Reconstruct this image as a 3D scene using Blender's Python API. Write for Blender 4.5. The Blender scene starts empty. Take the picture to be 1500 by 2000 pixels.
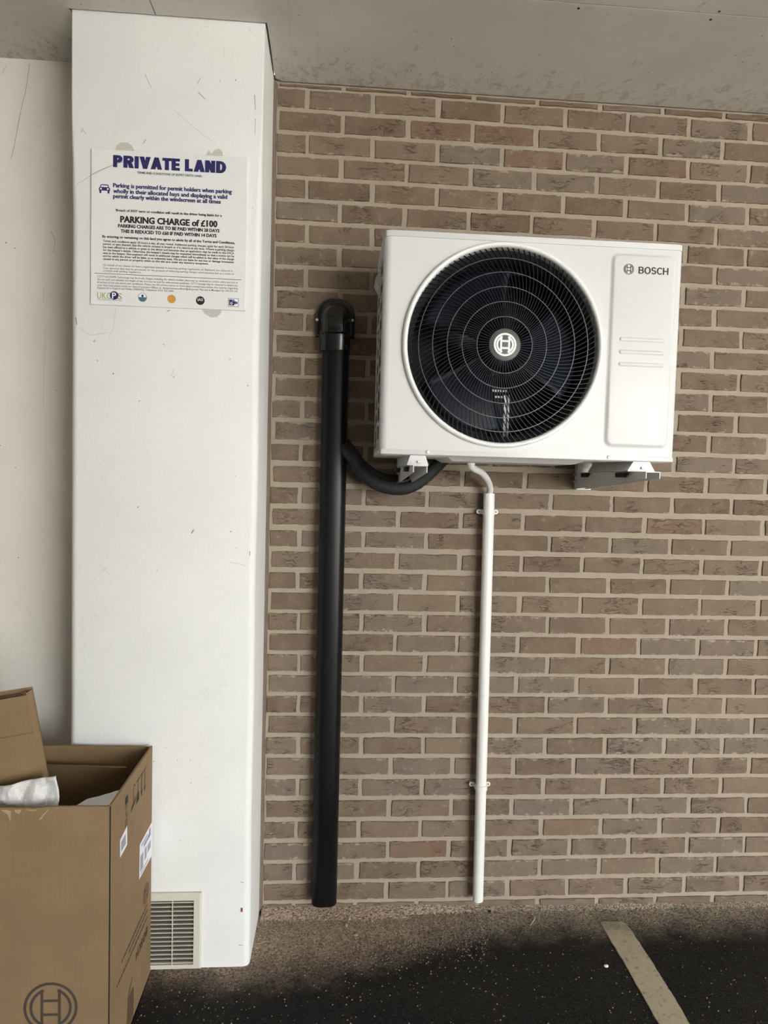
import bpy, bmesh, math, random
from mathutils import Vector, Matrix, noise

# ------------------------------------------------------------------ camera, sky, exposure
scene = bpy.context.scene
C = scene.collection
FOC = 1320.0                                   # focal length in pixels of the 1500 x 2000 frame
CAM = Vector((0.00996, -2.38370, 1.57512))
ROWS = (Vector((0.99727742, -0.06891669, 0.02623436)),     # image right
        Vector((0.02274164, -0.05098504, -0.99844046)),    # image down
        Vector((0.07014677, 0.99631873, -0.04927895)))     # view direction
cam_data = bpy.data.cameras.new('camera')
cam_data.sensor_fit = 'VERTICAL'
cam_data.sensor_height = 24.0
cam_data.lens = FOC / 2000.0 * 24.0
cam_data.clip_start = 0.05
cam = bpy.data.objects.new('camera', cam_data)
C.objects.link(cam)
r_, d_, f_ = ROWS
cam.matrix_world = Matrix(((r_.x, -d_.x, -f_.x, CAM.x), (r_.y, -d_.y, -f_.y, CAM.y),
                           (r_.z, -d_.z, -f_.z, CAM.z), (0, 0, 0, 1)))
scene.camera = cam

world = bpy.data.worlds.new('sky')
scene.world = world
world.use_nodes = True
bg = world.node_tree.nodes['Background']
bg.inputs[0].default_value = (0.93, 0.97, 1.0, 1)      # even overcast sky
bg.inputs[1].default_value = 10.0
OPEN_X0, OPEN_X1, OPEN_Y = 2.2, 6.8, -6.8              # the bay is open to the yard here; daylight comes in through it
portal_data = bpy.data.lights.new('daylight_opening', 'AREA')
portal_data.shape = 'RECTANGLE'; portal_data.size = OPEN_X1 - OPEN_X0; portal_data.size_y = 2.9
portal_data.cycles.is_portal = True                     # only steers sky sampling through the opening
portal = bpy.data.objects.new('daylight_opening', portal_data); C.objects.link(portal)
portal.location = ((OPEN_X0 + OPEN_X1)/2, OPEN_Y, 1.45); portal.rotation_euler = (math.radians(-90), 0, math.radians(180))
yard_fill_sun_data = bpy.data.lights.new('yard_fill_sun', 'SUN'); yard_fill_sun_data.energy = 34.0; yard_fill_sun_data.angle = 0.02; yard_fill_sun_data.color = (1.0, 0.95, 0.87)
yard_fill_sun = bpy.data.objects.new('yard_fill_sun', yard_fill_sun_data); C.objects.link(yard_fill_sun); yard_fill_sun.rotation_euler = (0, math.radians(-42), 0)   # high sun added on the yard alone; its bounce brightens ceiling and upper wall
scene.view_settings.view_transform = 'Standard'
scene.view_settings.look = 'None'
scene.view_settings.gamma = 1.0
scene.view_settings.use_curve_mapping = False
scene.view_settings.exposure = 0.85

def px(u, v, axis, val):
    """point where the ray of pixel (u, v) meets the plane coordinate[axis] = val"""
    d = r_ * ((u - 750) / FOC) + d_ * ((v - 1000) / FOC) + f_
    return CAM + d * ((val - CAM[axis]) / d[axis])

# ------------------------------------------------------------------ mesh helpers
class MB:
    def __init__(s): s.v = []; s.f = []
    def add(s, vs, fs):
        n = len(s.v); s.v += [tuple(p) for p in vs]; s.f += [tuple(i + n for i in f) for f in fs]; return s
    def box(s, lo, hi):
        x0, y0, z0 = lo; x1, y1, z1 = hi
        return s.add([(x0,y0,z0),(x1,y0,z0),(x1,y1,z0),(x0,y1,z0),(x0,y0,z1),(x1,y0,z1),(x1,y1,z1),(x0,y1,z1)],
                     [(0,3,2,1),(4,5,6,7),(0,1,5,4),(1,2,6,5),(2,3,7,6),(3,0,4,7)])
    def hexa(s, b, t):                           # four bottom corners, four top corners (both counter-clockwise from above)
        return s.add(list(b) + list(t), [(0,3,2,1),(4,5,6,7),(0,1,5,4),(1,2,6,5),(2,3,7,6),(3,0,4,7)])
    def rbox(s, lo, hi, r, seg=2):
        bm = bmesh.new()
        bmesh.ops.create_cube(bm, size=1)
        for v in bm.verts:
            for k in range(3):
                v.co[k] = lo[k] if v.co[k] < 0 else hi[k]
        bmesh.ops.bevel(bm, geom=bm.edges[:], offset=r, segments=seg, affect='EDGES', profile=0.5)
        bm.verts.index_update()
        s.add([v.co[:] for v in bm.verts], [[v.index for v in f.verts] for f in bm.faces]); bm.free(); return s
    def prism(s, poly, axis, a, b, bev=0.0):
        """poly: 2-D outline in the two other axes (cyclic order), extruded along axis from a to b"""
        def mk(p, t):
            return {0: (t, p[0], p[1]), 1: (p[0], t, p[1]), 2: (p[0], p[1], t)}[axis]
        n = len(poly)
        s.add([mk(p, a) for p in poly] + [mk(p, b) for p in poly],
              [tuple(range(n))[::-1], tuple(range(n, 2 * n))] + [(i, (i + 1) % n, n + (i + 1) % n, n + i) for i in range(n)])
        return s
    def loft(s, rings, cap=True, closed=True):
        n = len(rings[0]); vs = [p for r in rings for p in r]; fs = []
        for k in range(len(rings) - 1):
            for i in range(n if closed else n - 1):
                j = (i + 1) % n
                fs.append((k*n + i, k*n + j, (k+1)*n + j, (k+1)*n + i))
        if cap:
            fs.append(tuple(range(n))[::-1]); fs.append(tuple(range((len(rings)-1)*n, len(rings)*n)))
        return s.add(vs, fs)
    def tube(s, pts, r, seg=12, cap=True):
        pts = [Vector(p) for p in pts]; rings = []; up = None
        for i, p in enumerate(pts):
            t = (pts[min(i+1, len(pts)-1)] - pts[max(i-1, 0)]).normalized()
            if up is None:
                up = Vector((0, 0, 1)) if abs(t.z) < 0.9 else Vector((1, 0, 0))
            a = (up - t * up.dot(t)).normalized(); b = t.cross(a); up = a
            rr = r[i] if isinstance(r, (list, tuple)) else r
            rings.append([p + (a * math.cos(k*2*math.pi/seg) + b * math.sin(k*2*math.pi/seg)) * rr for k in range(seg)])
        return s.loft(rings, cap)
    def lathe_y(s, c, prof, seg=64, closed=False):
        """profile of (radius, y) spun about the y axis through c=(x, z)"""
        rings = [[(c[0] + r*math.cos(a*2*math.pi/seg), y, c[1] + r*math.sin(a*2*math.pi/seg)) for a in range(seg)] for r, y in prof]
        if closed: rings.append(rings[0])
        return s.loft(rings, cap=False)
    def disc_y(s, c, r, y, seg=32):
        return s.add([(c[0] + r*math.cos(a*2*math.pi/seg), y, c[1] + r*math.sin(a*2*math.pi/seg)) for a in range(seg)], [tuple(range(seg))])

ORIGIN = {}
def org(o):
    return ORIGIN.get(o.name, Vector((0, 0, 0)))
def obj(name, mb, mat, parent=None, loc=None, smooth=None, kind=None, fix=True):
    o0 = Vector(loc) if loc is not None else (org(parent) if parent else Vector((0, 0, 0)))
    me = bpy.data.meshes.new(name)
    me.from_pydata([(v[0]-o0.x, v[1]-o0.y, v[2]-o0.z) for v in mb.v], [], mb.f)
    if fix:
        bm = bmesh.new(); bm.from_mesh(me)
        bmesh.ops.recalc_face_normals(bm, faces=bm.faces); bm.to_mesh(me); bm.free()
    if smooth is not None:
        me.shade_smooth(); me.set_sharp_from_angle(angle=math.radians(smooth))
    me.materials.append(mat)
    o = bpy.data.objects.new(name, me); C.objects.link(o)
    if parent:
        o.parent = parent
        if loc is not None: o.location = o0 - org(parent)
    else:
        o.location = o0
    ORIGIN[o.name] = o0
    if kind: o['kind'] = kind
    return o
def tag(o, label, cat, group=None):
    o['label'] = label; o['category'] = cat
    if group: o['group'] = group
    return o
def thing(name, loc, label, cat, group=None):
    o = bpy.data.objects.new(name, None); C.objects.link(o)
    o.location = loc; o.empty_display_size = 0.05
    ORIGIN[o.name] = Vector(loc)
    return tag(o, label, cat, group)
def rrect(x0, x1, z0, z1, r, n=6):
    pts = []
    for cx, cz, a0 in ((x1-r, z1-r, 0), (x0+r, z1-r, 90), (x0+r, z0+r, 180), (x1-r, z0+r, 270)):
        for k in range(n + 1):
            a = math.radians(a0 + 90 * k / n); pts.append((cx + r*math.cos(a), cz + r*math.sin(a)))
    return pts

# ------------------------------------------------------------------ materials
class N:
    """small wrapper to write node trees"""
    def __init__(s, name, rough=0.6, metal=0.0, spec=0.5):
        s.m = bpy.data.materials.new(name); s.m.use_nodes = True
        s.t = s.m.node_tree; s.b = s.t.nodes['Principled BSDF']
        s.b.inputs['Roughness'].default_value = rough; s.b.inputs['Metallic'].default_value = metal
        s.b.inputs['Specular IOR Level'].default_value = spec
    def n(s, typ, **kw):
        x = s.t.nodes.new(typ)
        for k, v in kw.items(): setattr(x, k, v)
        return x
    def link(s, a, b): s.t.links.new(a, b)
    def setin(s, node, key, val):
        if hasattr(val, 'is_output') or isinstance(val, bpy.types.NodeSocket): s.link(val, node.inputs[key])
        else: node.inputs[key].default_value = val
    def coord(s, which='Object'):
        return s.n('ShaderNodeTexCoord').outputs[which]
    def math(s, op, a, b=0.0, c=None, clamp=False):
        x = s.n('ShaderNodeMath', operation=op, use_clamp=clamp)
        s.setin(x, 0, a); s.setin(x, 1, b)
        if c is not None: s.setin(x, 2, c)
        return x.outputs[0]
    def vmath(s, op, a, b):
        x = s.n('ShaderNodeVectorMath', operation=op); s.setin(x, 0, a); s.setin(x, 1, b); return x.outputs[0]
    def noise(s, vec, scale, detail=4, rough=0.55, dist=0.0):
        x = s.n('ShaderNodeTexNoise'); s.setin(x, 'Vector', vec)
        x.inputs['Scale'].default_value = scale; x.inputs['Detail'].default_value = detail
        x.inputs['Roughness'].default_value = rough; x.inputs['Distortion'].default_value = dist
        return x.outputs['Fac']
    def voro(s, vec, scale, feature='F1', rnd=1.0):
        x = s.n('ShaderNodeTexVoronoi', feature=feature); s.setin(x, 'Vector', vec)
        x.inputs['Scale'].default_value = scale; x.inputs['Randomness'].default_value = rnd
        return x.outputs['Distance'], x.outputs.get('Color')
    def ramp(s, fac, a, b, lo=0.0, hi=1.0):
        x = s.n('ShaderNodeMapRange'); x.interpolation_type = 'SMOOTHSTEP'
        s.setin(x, 'Value', fac); x.inputs['From Min'].default_value = a; x.inputs['From Max'].default_value = b
        x.inputs['To Min'].default_value = lo; x.inputs['To Max'].default_value = hi
        return x.outputs[0]
    def mix(s, fac, a, b, mode='MIX'):
        x = s.n('ShaderNodeMix', data_type='RGBA', blend_type=mode)
        s.setin(x, 0, fac)
        for k, v in ((6, a), (7, b)):
            if isinstance(v, tuple): v = (*v[:3], 1.0)
            s.setin(x, k, v)
        return x.outputs[2]
    def sep(s, vec):
        x = s.n('ShaderNodeSeparateXYZ'); s.link(vec, x.inputs[0]); return x.outputs
    def scale(s, vec, sc):
        return s.vmath('MULTIPLY', vec, sc)
    def color(s, c):
        if isinstance(c, tuple): s.b.inputs['Base Color'].default_value = (*c[:3], 1.0)
        else: s.link(c, s.b.inputs['Base Color'])
        return s
    def rough(s, v): s.setin(s.b, 'Roughness', v); return s
    def bump(s, h, strength=0.3, dist=0.003):
        x = s.n('ShaderNodeBump'); x.inputs['Strength'].default_value = strength
        x.inputs['Distance'].default_value = dist; s.link(h, x.inputs['Height']); s.link(x.outputs[0], s.b.inputs['Normal'])
        return s

def flat(name, col, rough=0.5, metal=0.0, spec=0.5, grain=0.0, gs=400):
    """plain colour with faint grain"""
    a = N(name, rough, metal, spec)
    if grain:
        nz = a.noise(a.coord(), gs, 3)
        a.color(a.mix(nz, tuple(c*(1-grain) for c in col), tuple(c*(1+grain) for c in col)))
    else: a.color(col)
    return a.m

def brick_material(name, islands=False):
    a = N(name, 0.95, spec=0.08)
    co = a.coord()
    rnd = a.n('ShaderNodeNewGeometry').outputs['Random Per Island'] if islands else a.n('ShaderNodeObjectInfo').outputs['Random']
    rv = a.n('ShaderNodeCombineXYZ'); a.link(a.math('MULTIPLY', rnd, 37.0), rv.inputs[0]); a.link(a.math('MULTIPLY', rnd, 91.0), rv.inputs[1]); a.link(a.math('MULTIPLY', rnd, 53.0), rv.inputs[2])
    p = a.vmath('ADD', co, rv.outputs[0])
    r2 = a.math('FRACT', a.math('MULTIPLY', rnd, 7.31)); r3 = a.math('FRACT', a.math('MULTIPLY', rnd, 17.77))
    base = a.mix(rnd, (0.175, 0.124, 0.087), (0.240, 0.178, 0.127))
    base = a.mix(a.ramp(r2, 0.55, 1.0), base, (0.212, 0.168, 0.133))
    base = a.mix(a.ramp(r3, 0.95, 1.0, 0, 0.55), base, (0.245, 0.140, 0.098))
    cloud = a.noise(p, 14, 5, 0.6)
    base = a.mix(a.ramp(cloud, 0.35, 0.7, 0, 0.45), base, (0.285, 0.217, 0.156))
    grit = a.noise(p, 420, 3, 0.7)
    base = a.mix(a.ramp(grit, 0.35, 0.75, 0, 0.32), base, (0.13, 0.095, 0.068))
    pale = a.ramp(a.noise(p, 38, 6, 0.7), 0.58, 0.72)
    base = a.mix(a.math('MULTIPLY', pale, 0.45), base, (0.42, 0.355, 0.28))
    # creases of the hand-thrown face, slanting
    q = a.n('ShaderNodeMapping'); a.link(p, q.inputs[0]); q.inputs['Rotation'].default_value = (0, 0.5, 0); q.inputs['Scale'].default_value = (0.55, 1, 1.9)
    cr = a.math('ABSOLUTE', a.math('SUBTRACT', a.noise(q.outputs[0], 26, 5, 0.6, 0.8), 0.5))
    zone = a.ramp(a.noise(p, 11, 2), 0.50, 0.66)
    crease = a.math('MULTIPLY', a.ramp(cr, 0.0, 0.018, 1, 0), zone)
    base = a.mix(a.math('MULTIPLY', crease, 0.34), base, (0.07, 0.05, 0.037))
    if not islands:                                  # mortar smeared over the arrises
        z = a.math('ABSOLUTE', a.sep(co)[2])
        edge = a.math('ADD', a.math('SUBTRACT', 0.0325, z), a.math('MULTIPLY', a.math('SUBTRACT', a.noise(p, 34, 6, 0.68), 0.5), a.math('ADD', 0.030, a.math('MULTIPLY', a.math('POWER', r2, 2.0), 0.060))))
        sm = a.ramp(edge, 0.0005, 0.0035, 0.85, 0)
        base = a.mix(sm, base, (0.385, 0.325, 0.25))
    a.color(base)
    h = a.math('ADD', a.math('MULTIPLY', a.noise(p, 60, 8, 0.7), 0.9), a.math('MULTIPLY', grit, 0.35))
    h = a.math('ADD', h, a.math('MULTIPLY', a.noise(q.outputs[0], 70, 4, 0.6, 1.2), 0.22))
    h = a.math('SUBTRACT', h, a.math('MULTIPLY', crease, 0.6))
    a.bump(h, 1.0, 0.0055)
    return a.m

def mortar_material():
    a = N('mortar', 0.95, spec=0.08); co = a.coord()
    c = a.mix(a.noise(co, 9, 5, 0.6), (0.325, 0.270, 0.203), (0.445, 0.375, 0.288))
    c = a.mix(a.ramp(a.noise(co, 500, 2), 0.4, 0.8, 0, 0.35), c, (0.20, 0.165, 0.13))
    a.color(c)
    a.bump(a.math('ADD', a.noise(co, 90, 6, 0.7), a.math('MULTIPLY', a.noise(co, 600, 2), 0.4)), 0.7, 0.004)
    return a.m

def paint_material(name, col, rough, specks=0.03, streak=True, dirt=(0.35, 0.33, 0.29)):
    a = N(name, rough, spec=0.4); co = a.coord()
    c = a.mix(a.ramp(a.noise(co, 3.2, 4, 0.55), 0.3, 0.7), tuple(k*0.95 for k in col), col)
    wv, _ = a.voro(a.vmath('ADD', co, a.scale(co, (0.3, 0.3, 0.1))), 17)
    sel = a.ramp(a.noise(co, 6, 3), 0.50, 0.62)
    sp = a.math('MULTIPLY', a.ramp(wv, specks*1.2, specks*2.2, 1, 0), sel)
    c = a.mix(a.math('MULTIPLY', sp, 0.85), c, (0.10, 0.09, 0.075))
    fine, _ = a.voro(co, 95)
    c = a.mix(a.math('MULTIPLY', a.ramp(fine, 0.05, 0.12, 1, 0), a.ramp(a.noise(co, 11, 3), 0.58, 0.68, 0, 0.5)), c, dirt)
    # hairline scratches
    w = a.math('ABSOLUTE', a.math('SUBTRACT', a.noise(a.scale(co, (1, 1, 0.8)), 7, 4, 0.6, 1.5), 0.5))
    c = a.mix(a.math('MULTIPLY', a.ramp(w, 0.0, 0.0035, 1, 0), a.ramp(a.noise(co, 4, 2), 0.52, 0.66, 0, 0.38)), c, dirt)
    a.color(c)
    st = a.noise(a.scale(co, (1.0, 1.0, 0.16)), 220, 4, 0.6) if streak else a.noise(co, 260, 4, 0.6)
    h = a.math('ADD', a.math('MULTIPLY', st, 0.35), a.math('MULTIPLY', a.noise(co, 12, 5, 0.6), 0.9))
    a.bump(h, 0.35, 0.003)
    return a.m

def ceiling_material():
    a = N('ceiling_board', 0.8, spec=0.25); co = a.coord()
    c = a.mix(a.ramp(a.noise(co, 2.2, 5, 0.6), 0.3, 0.7), (0.60, 0.565, 0.515), (0.69, 0.655, 0.60))
    c = a.mix(a.ramp(a.noise(co, 420, 2), 0.35, 0.8, 0, 0.25), c, (0.47, 0.44, 0.395))
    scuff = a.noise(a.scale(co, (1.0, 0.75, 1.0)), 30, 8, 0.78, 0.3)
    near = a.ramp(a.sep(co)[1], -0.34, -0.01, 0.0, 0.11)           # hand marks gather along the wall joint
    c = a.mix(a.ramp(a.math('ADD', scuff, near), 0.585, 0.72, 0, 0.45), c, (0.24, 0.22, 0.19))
    sp, _ = a.voro(co, 26)
    c = a.mix(a.math('MULTIPLY', a.ramp(sp, 0.04, 0.09, 1, 0), a.ramp(a.noise(co, 7, 2), 0.5, 0.6, 0, 0.8)), c, (0.09, 0.08, 0.07))
    a.color(c); a.bump(a.noise(co, 500, 3), 0.12, 0.001)
    return a.m

def cardboard_material(name, col):
    a = N(name, 0.85, spec=0.2); co = a.coord()
    c = a.mix(a.ramp(a.noise(co, 6, 4, 0.6), 0.3, 0.7), tuple(k*0.90 for k in col), col)
    c = a.mix(a.ramp(a.noise(a.scale(co, (1, 1, 6)), 260, 3), 0.35, 0.75, 0, 0.22), c, tuple(k*0.72 for k in col))
    c = a.mix(a.ramp(a.noise(co, 30, 6, 0.7), 0.66, 0.78, 0, 0.3), c, tuple(min(1, k*1.35) for k in col))
    a.color(c); a.bump(a.math('ADD', a.noise(a.scale(co, (1, 1, 0.12)), 160, 2), a.math('MULTIPLY', a.noise(co, 9, 3), 1.2)), 0.22, 0.003)
    return a.m

def floor_material():
    a = N('asphalt', 0.85, spec=0.3); co = a.coord()
    x, y, z = a.sep(co)
    c = a.mix(a.ramp(a.noise(co, 3, 5, 0.6), 0.3, 0.7), (0.007, 0.0065, 0.006), (0.013, 0.0115, 0.010))
    st, stc = a.voro(co, 150)
    tone = a.n('ShaderNodeSeparateColor'); a.link(stc, tone.inputs[0])
    c = a.mix(a.ramp(tone.outputs[0], 0.4, 1.0, 0, 0.5), c, (0.026, 0.023, 0.020))
    sp, _ = a.voro(co, 48)
    c = a.mix(a.math('MULTIPLY', a.ramp(sp, 0.05, 0.13, 1, 0), a.ramp(a.noise(co, 31, 3), 0.60, 0.74, 0, 0.6)), c, (0.20, 0.185, 0.16))
    # soil and dust swept against the wall: a broad tongue beside the pillar, a thin pale band along the rest
    nz = a.math('MULTIPLY', a.math('SUBTRACT', a.noise(co, 9, 6, 0.65), 0.5), 0.22)
    reach = a.math('ADD', a.ramp(x, -0.30, 0.75, 0.30, 0.085), nz)
    d = a.math('ADD', y, reach)                                     # > 0 inside the dust
    dust = a.ramp(d, -0.16, 0.12)
    dust = a.math('MULTIPLY', dust, a.ramp(a.noise(co, 120, 5, 0.75), 0.32, 0.62, 0.15, 1.0))
    dc = a.mix(a.ramp(x, 0.1, 0.7), (0.60, 0.455, 0.34), (0.60, 0.51, 0.395))
    dc = a.mix(a.ramp(a.noise(co, 75, 6, 0.75), 0.52, 0.68, 0, 0.85), dc, (0.14, 0.105, 0.08))
    c = a.mix(dust, c, dc)
    a.color(c)
    h = a.math('ADD', a.math('MULTIPLY', a.ramp(st, 0, 0.6, 1, 0), 0.6), a.math('MULTIPLY', a.noise(co, 45, 7, 0.7), 1.2))
    a.bump(h, 0.9, 0.006)
    return a.m

def line_material():
    a = N('worn_line_paint', 0.85, spec=0.25); co = a.coord()
    c = a.mix(a.noise(co, 20, 5), (0.42, 0.375, 0.275), (0.56, 0.50, 0.375))
    c = a.mix(a.ramp(a.noise(co, 55, 7, 0.75), 0.52, 0.68, 0, 0.75), c, (0.11, 0.092, 0.066))
    y = a.sep(co)[1]
    c = a.mix(a.math('MULTIPLY', a.ramp(y, -0.20, -0.10), a.ramp(a.noise(co, 30, 5), 0.3, 0.6, 0.35, 0.9)), c, (0.25, 0.21, 0.165))
    a.color(c); a.bump(a.noise(co, 140, 6, 0.7), 0.6, 0.003)
    return a.m

M = {}
M['brick'] = brick_material('brick_clay')
M['brick_far'] = brick_material('brick_clay_far', True)
M['mortar'] = mortar_material()
M['pillar'] = paint_material('white_masonry_paint', (0.80, 0.80, 0.775), 0.62, 0.03)
M['cream'] = paint_material('cream_wall_paint', (0.77, 0.73, 0.655), 0.8, 0.028, False, (0.3, 0.27, 0.22))
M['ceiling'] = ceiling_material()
M['floor'] = floor_material()
M['line'] = line_material()
M['bounce_floor'] = flat('pale_bounce_floor', (0.36, 0.34, 0.31), 0.9, grain=0.15, gs=20)
M['concrete'] = flat('concrete', (0.55, 0.53, 0.49), 0.9, grain=0.15, gs=40)
M['paving'] = flat('pale_paving', (0.42, 0.40, 0.37), 0.9, grain=0.15, gs=20)
M['dark'] = flat('dark_void', (0.01, 0.01, 0.01), 0.9)
M['card'] = cardboard_material('cardboard', (0.262, 0.176, 0.095))
M['card2'] = cardboard_material('cardboard_inner', (0.175, 0.115, 0.060))
M['case'] = flat('white_powder_coat', (0.66, 0.66, 0.65), 0.22, spec=0.16, grain=0.012, gs=900)
M['bezel'] = flat('white_bezel_plastic', (0.80, 0.80, 0.78), 0.3)
M['black'] = flat('black_grille_plastic', (0.006, 0.006, 0.007), 0.45, spec=0.22)
M['blade'] = flat('navy_black_blade', (0.008, 0.012, 0.024), 0.45, spec=0.25)
M['inner'] = flat('dark_inner_shell', (0.03, 0.03, 0.031), 0.5, spec=0.3)
M['coil'] = flat('coil_fins', (0.012, 0.012, 0.012), 0.6)
M['galv'] = flat('galvanised_steel', (0.55, 0.56, 0.55), 0.45, 0.4, grain=0.05, gs=300)
M['hubgrey'] = flat('hub_grey', (0.10, 0.098, 0.092), 0.5)
M['white'] = flat('white_print', (0.85, 0.85, 0.85), 0.5)
M['ink'] = flat('black_print', (0.018, 0.016, 0.016), 0.6)
M['inkgrey'] = flat('grey_print', (0.16, 0.16, 0.16), 0.6)
M['navy'] = flat('navy_print', (0.020, 0.018, 0.115), 0.55)
M['green'] = flat('olive_green_print', (0.33, 0.40, 0.09), 0.55)
M['teal'] = flat('teal_print', (0.06, 0.17, 0.25), 0.55)
M['orange'] = flat('orange_print', (0.62, 0.32, 0.06), 0.5)
M['sign'] = flat('white_sign_panel', (0.78, 0.78, 0.765), 0.38, grain=0.02, gs=60)
M['trunk'] = flat('black_pvc', (0.006, 0.006, 0.0065), 0.32, spec=0.22)
M['cap'] = flat('gloss_black_pvc', (0.006, 0.006, 0.0065), 0.14, spec=0.55)
M['brass'] = flat('brass_screw', (0.80, 0.74, 0.55), 0.35, 0.2)
M['foam'] = flat('black_foam_insulation', (0.010, 0.010, 0.011), 0.75, grain=0.2, gs=200)
M['pvc'] = flat('white_pvc', (0.78, 0.77, 0.73), 0.34, grain=0.02, gs=80)
M['pvc2'] = flat('translucent_white_hose', (0.66, 0.655, 0.63), 0.35)
M['bracket'] = flat('white_painted_steel', (0.66, 0.66, 0.645), 0.35)
M['notch_shade'] = flat('black_notch_shade', (0.012, 0.012, 0.012), 0.8)
M['ventpl'] = flat('ivory_vent_plastic', (0.62, 0.595, 0.51), 0.5, grain=0.05, gs=60)
M['ventback'] = flat('dusty_vent_mesh', (0.055, 0.047, 0.032), 0.95, grain=0.35, gs=300)
M['boxprint'] = flat('dark_carton_print', (0.022, 0.018, 0.015), 0.8)
M['boxprint2'] = flat('faded_carton_print', (0.062, 0.047, 0.032), 0.8)
M['paper'] = flat('white_label_paper', (0.78, 0.78, 0.80), 0.5)
M['barcode'] = flat('grey_barcode', (0.30, 0.31, 0.36), 0.6)
M['tape'] = flat('brown_tape', (0.13, 0.085, 0.045), 0.4)
M['wrap'] = flat('white_foam_wrap', (0.66, 0.65, 0.63), 0.45, grain=0.04, gs=50)
M['stone'] = flat('pale_stone', (0.36, 0.31, 0.25), 0.9, grain=0.2, gs=120)
M['chip'] = flat('white_chip', (0.8, 0.79, 0.74), 0.7)
M['soil'] = flat('brown_grit', (0.20, 0.155, 0.115), 0.95, grain=0.5, gs=90)
M['darkbit'] = flat('dark_debris_and_shade', (0.012, 0.010, 0.009), 0.9)
M['twig'] = flat('dry_twig', (0.36, 0.31, 0.24), 0.85)
M['glue'] = flat('dried_adhesive', (0.55, 0.53, 0.47), 0.5)
M['mastic'] = flat('brown_mastic', (0.17, 0.128, 0.095), 0.8, grain=0.25, gs=30)
M['scuff'] = flat('grey_scuff', (0.30, 0.29, 0.26), 0.8)
M['torn'] = flat('torn_carton_liner', (0.40, 0.31, 0.20), 0.9, grain=0.2, gs=120)

# ------------------------------------------------------------------ the setting
ZC = 2.911                                            # underside of the ceiling boards
YP = -0.290                                           # front of the pillar
def fz(y): return 0.004 + 0.014 * min(1.0, max(0.0, -y / 0.29))
def lerp_table(t, n):
    k = sorted(t)
    if n <= k[0]: return t[k[0]]
    for a, b in zip(k, k[1:]):
        if n <= b: return t[a] + (t[b] - t[a]) * (n - a) / (b - a)
    return t[k[-1]]

mb = MB()
xs = [-4.0 + 0.5 * i for i in range(26)]; ys = [0.02, 0.0, -0.06, -0.15, -0.29, -0.6, -1.0, -1.4]
mb.add([(x, y, fz(y)) for y in ys for x in xs],
       [(j*26+i, j*26+i+1, (j+1)*26+i+1, (j+1)*26+i) for j in range(len(ys)-1) for i in range(25)])
floor = obj('floor', mb, M['floor'], smooth=40, kind='structure')
floor['label'] = 'dark asphalt car park floor with brown dust along the wall'
obj('floor_bounce', MB().box((-4.0, -6.8, -0.05), (6.8, -1.4, 0.018)), M['bounce_floor'], kind='structure')  # unseen pale floor, added to bounce daylight up onto the ceiling
yard = obj('floor_yard', MB().box((-30, -40, -0.10), (40, -6.8, 0.012)), M['paving'], kind='structure')

mb = MB().box((-4.0, -6.8, 2.945), (7.0, 0.22, 3.2))
ceil = obj('ceiling', mb, M['concrete'], kind='structure')
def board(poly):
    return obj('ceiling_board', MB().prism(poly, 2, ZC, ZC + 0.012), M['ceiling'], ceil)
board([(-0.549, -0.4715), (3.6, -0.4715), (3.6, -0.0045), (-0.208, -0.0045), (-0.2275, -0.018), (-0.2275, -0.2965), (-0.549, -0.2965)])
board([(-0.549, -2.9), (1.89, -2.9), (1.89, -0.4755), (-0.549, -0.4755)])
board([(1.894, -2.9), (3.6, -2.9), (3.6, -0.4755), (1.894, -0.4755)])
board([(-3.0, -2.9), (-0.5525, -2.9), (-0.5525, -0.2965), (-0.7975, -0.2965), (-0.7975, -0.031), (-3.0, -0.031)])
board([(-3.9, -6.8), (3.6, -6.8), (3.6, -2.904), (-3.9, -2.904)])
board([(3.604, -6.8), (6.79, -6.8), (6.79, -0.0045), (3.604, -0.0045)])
for u, v in ((1130, 16), (1388, 38), (1405, 22)):
    p = px(u, v, 2, ZC)
    obj('board_screw', MB().tube([(p.x, p.y, ZC + 0.002), (p.x, p.y, ZC - 0.0012)], 0.0035, 8), M['darkbit'], ceil)
# faint board joints filled flush, running from the wall
for (u0, v0), (u1, v1) in (((573, 150), (562, 0)), ((838, 165), (846, 0)), ((1037, 183), (1120, 14)), ((1260, 205), (1388, 40))):
    a, b = px(u0, v0, 2, ZC), px(u1, v1, 2, ZC); b.y = max(b.y, -0.468)
    obj('joint_line', MB().add([(a.x-0.0008, a.y, ZC-0.0004), (a.x+0.0008, a.y, ZC-0.0004), (b.x+0.0008, b.y, ZC-0.0004), (b.x-0.0008, b.y, ZC-0.0004)], [(0, 1, 2, 3)]), M['concrete'], ceil)

# painted wall left of the pillar; unseen enclosing walls, added to steer the light
wl = obj('wall_left', MB().box((-4.0, -0.030, 0.0), (-0.45, 0.20, 2.935)), M['cream'], kind='structure')
obj('wall_side_added', MB().box((-4.2, -6.8, 0.0), (-4.0, 0.2, 2.945)), M['concrete'], kind='structure')
obj('wall_far_added', MB().box((-4.0, -7.0, 0.0), (OPEN_X0, -6.8, 3.2)), M['concrete'], kind='structure')
obj('wall_right_added', MB().box((OPEN_X1, -6.8, 0.0), (OPEN_X1 + 0.2, 0.0045, 2.945)), M['concrete'], kind='structure')

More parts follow.
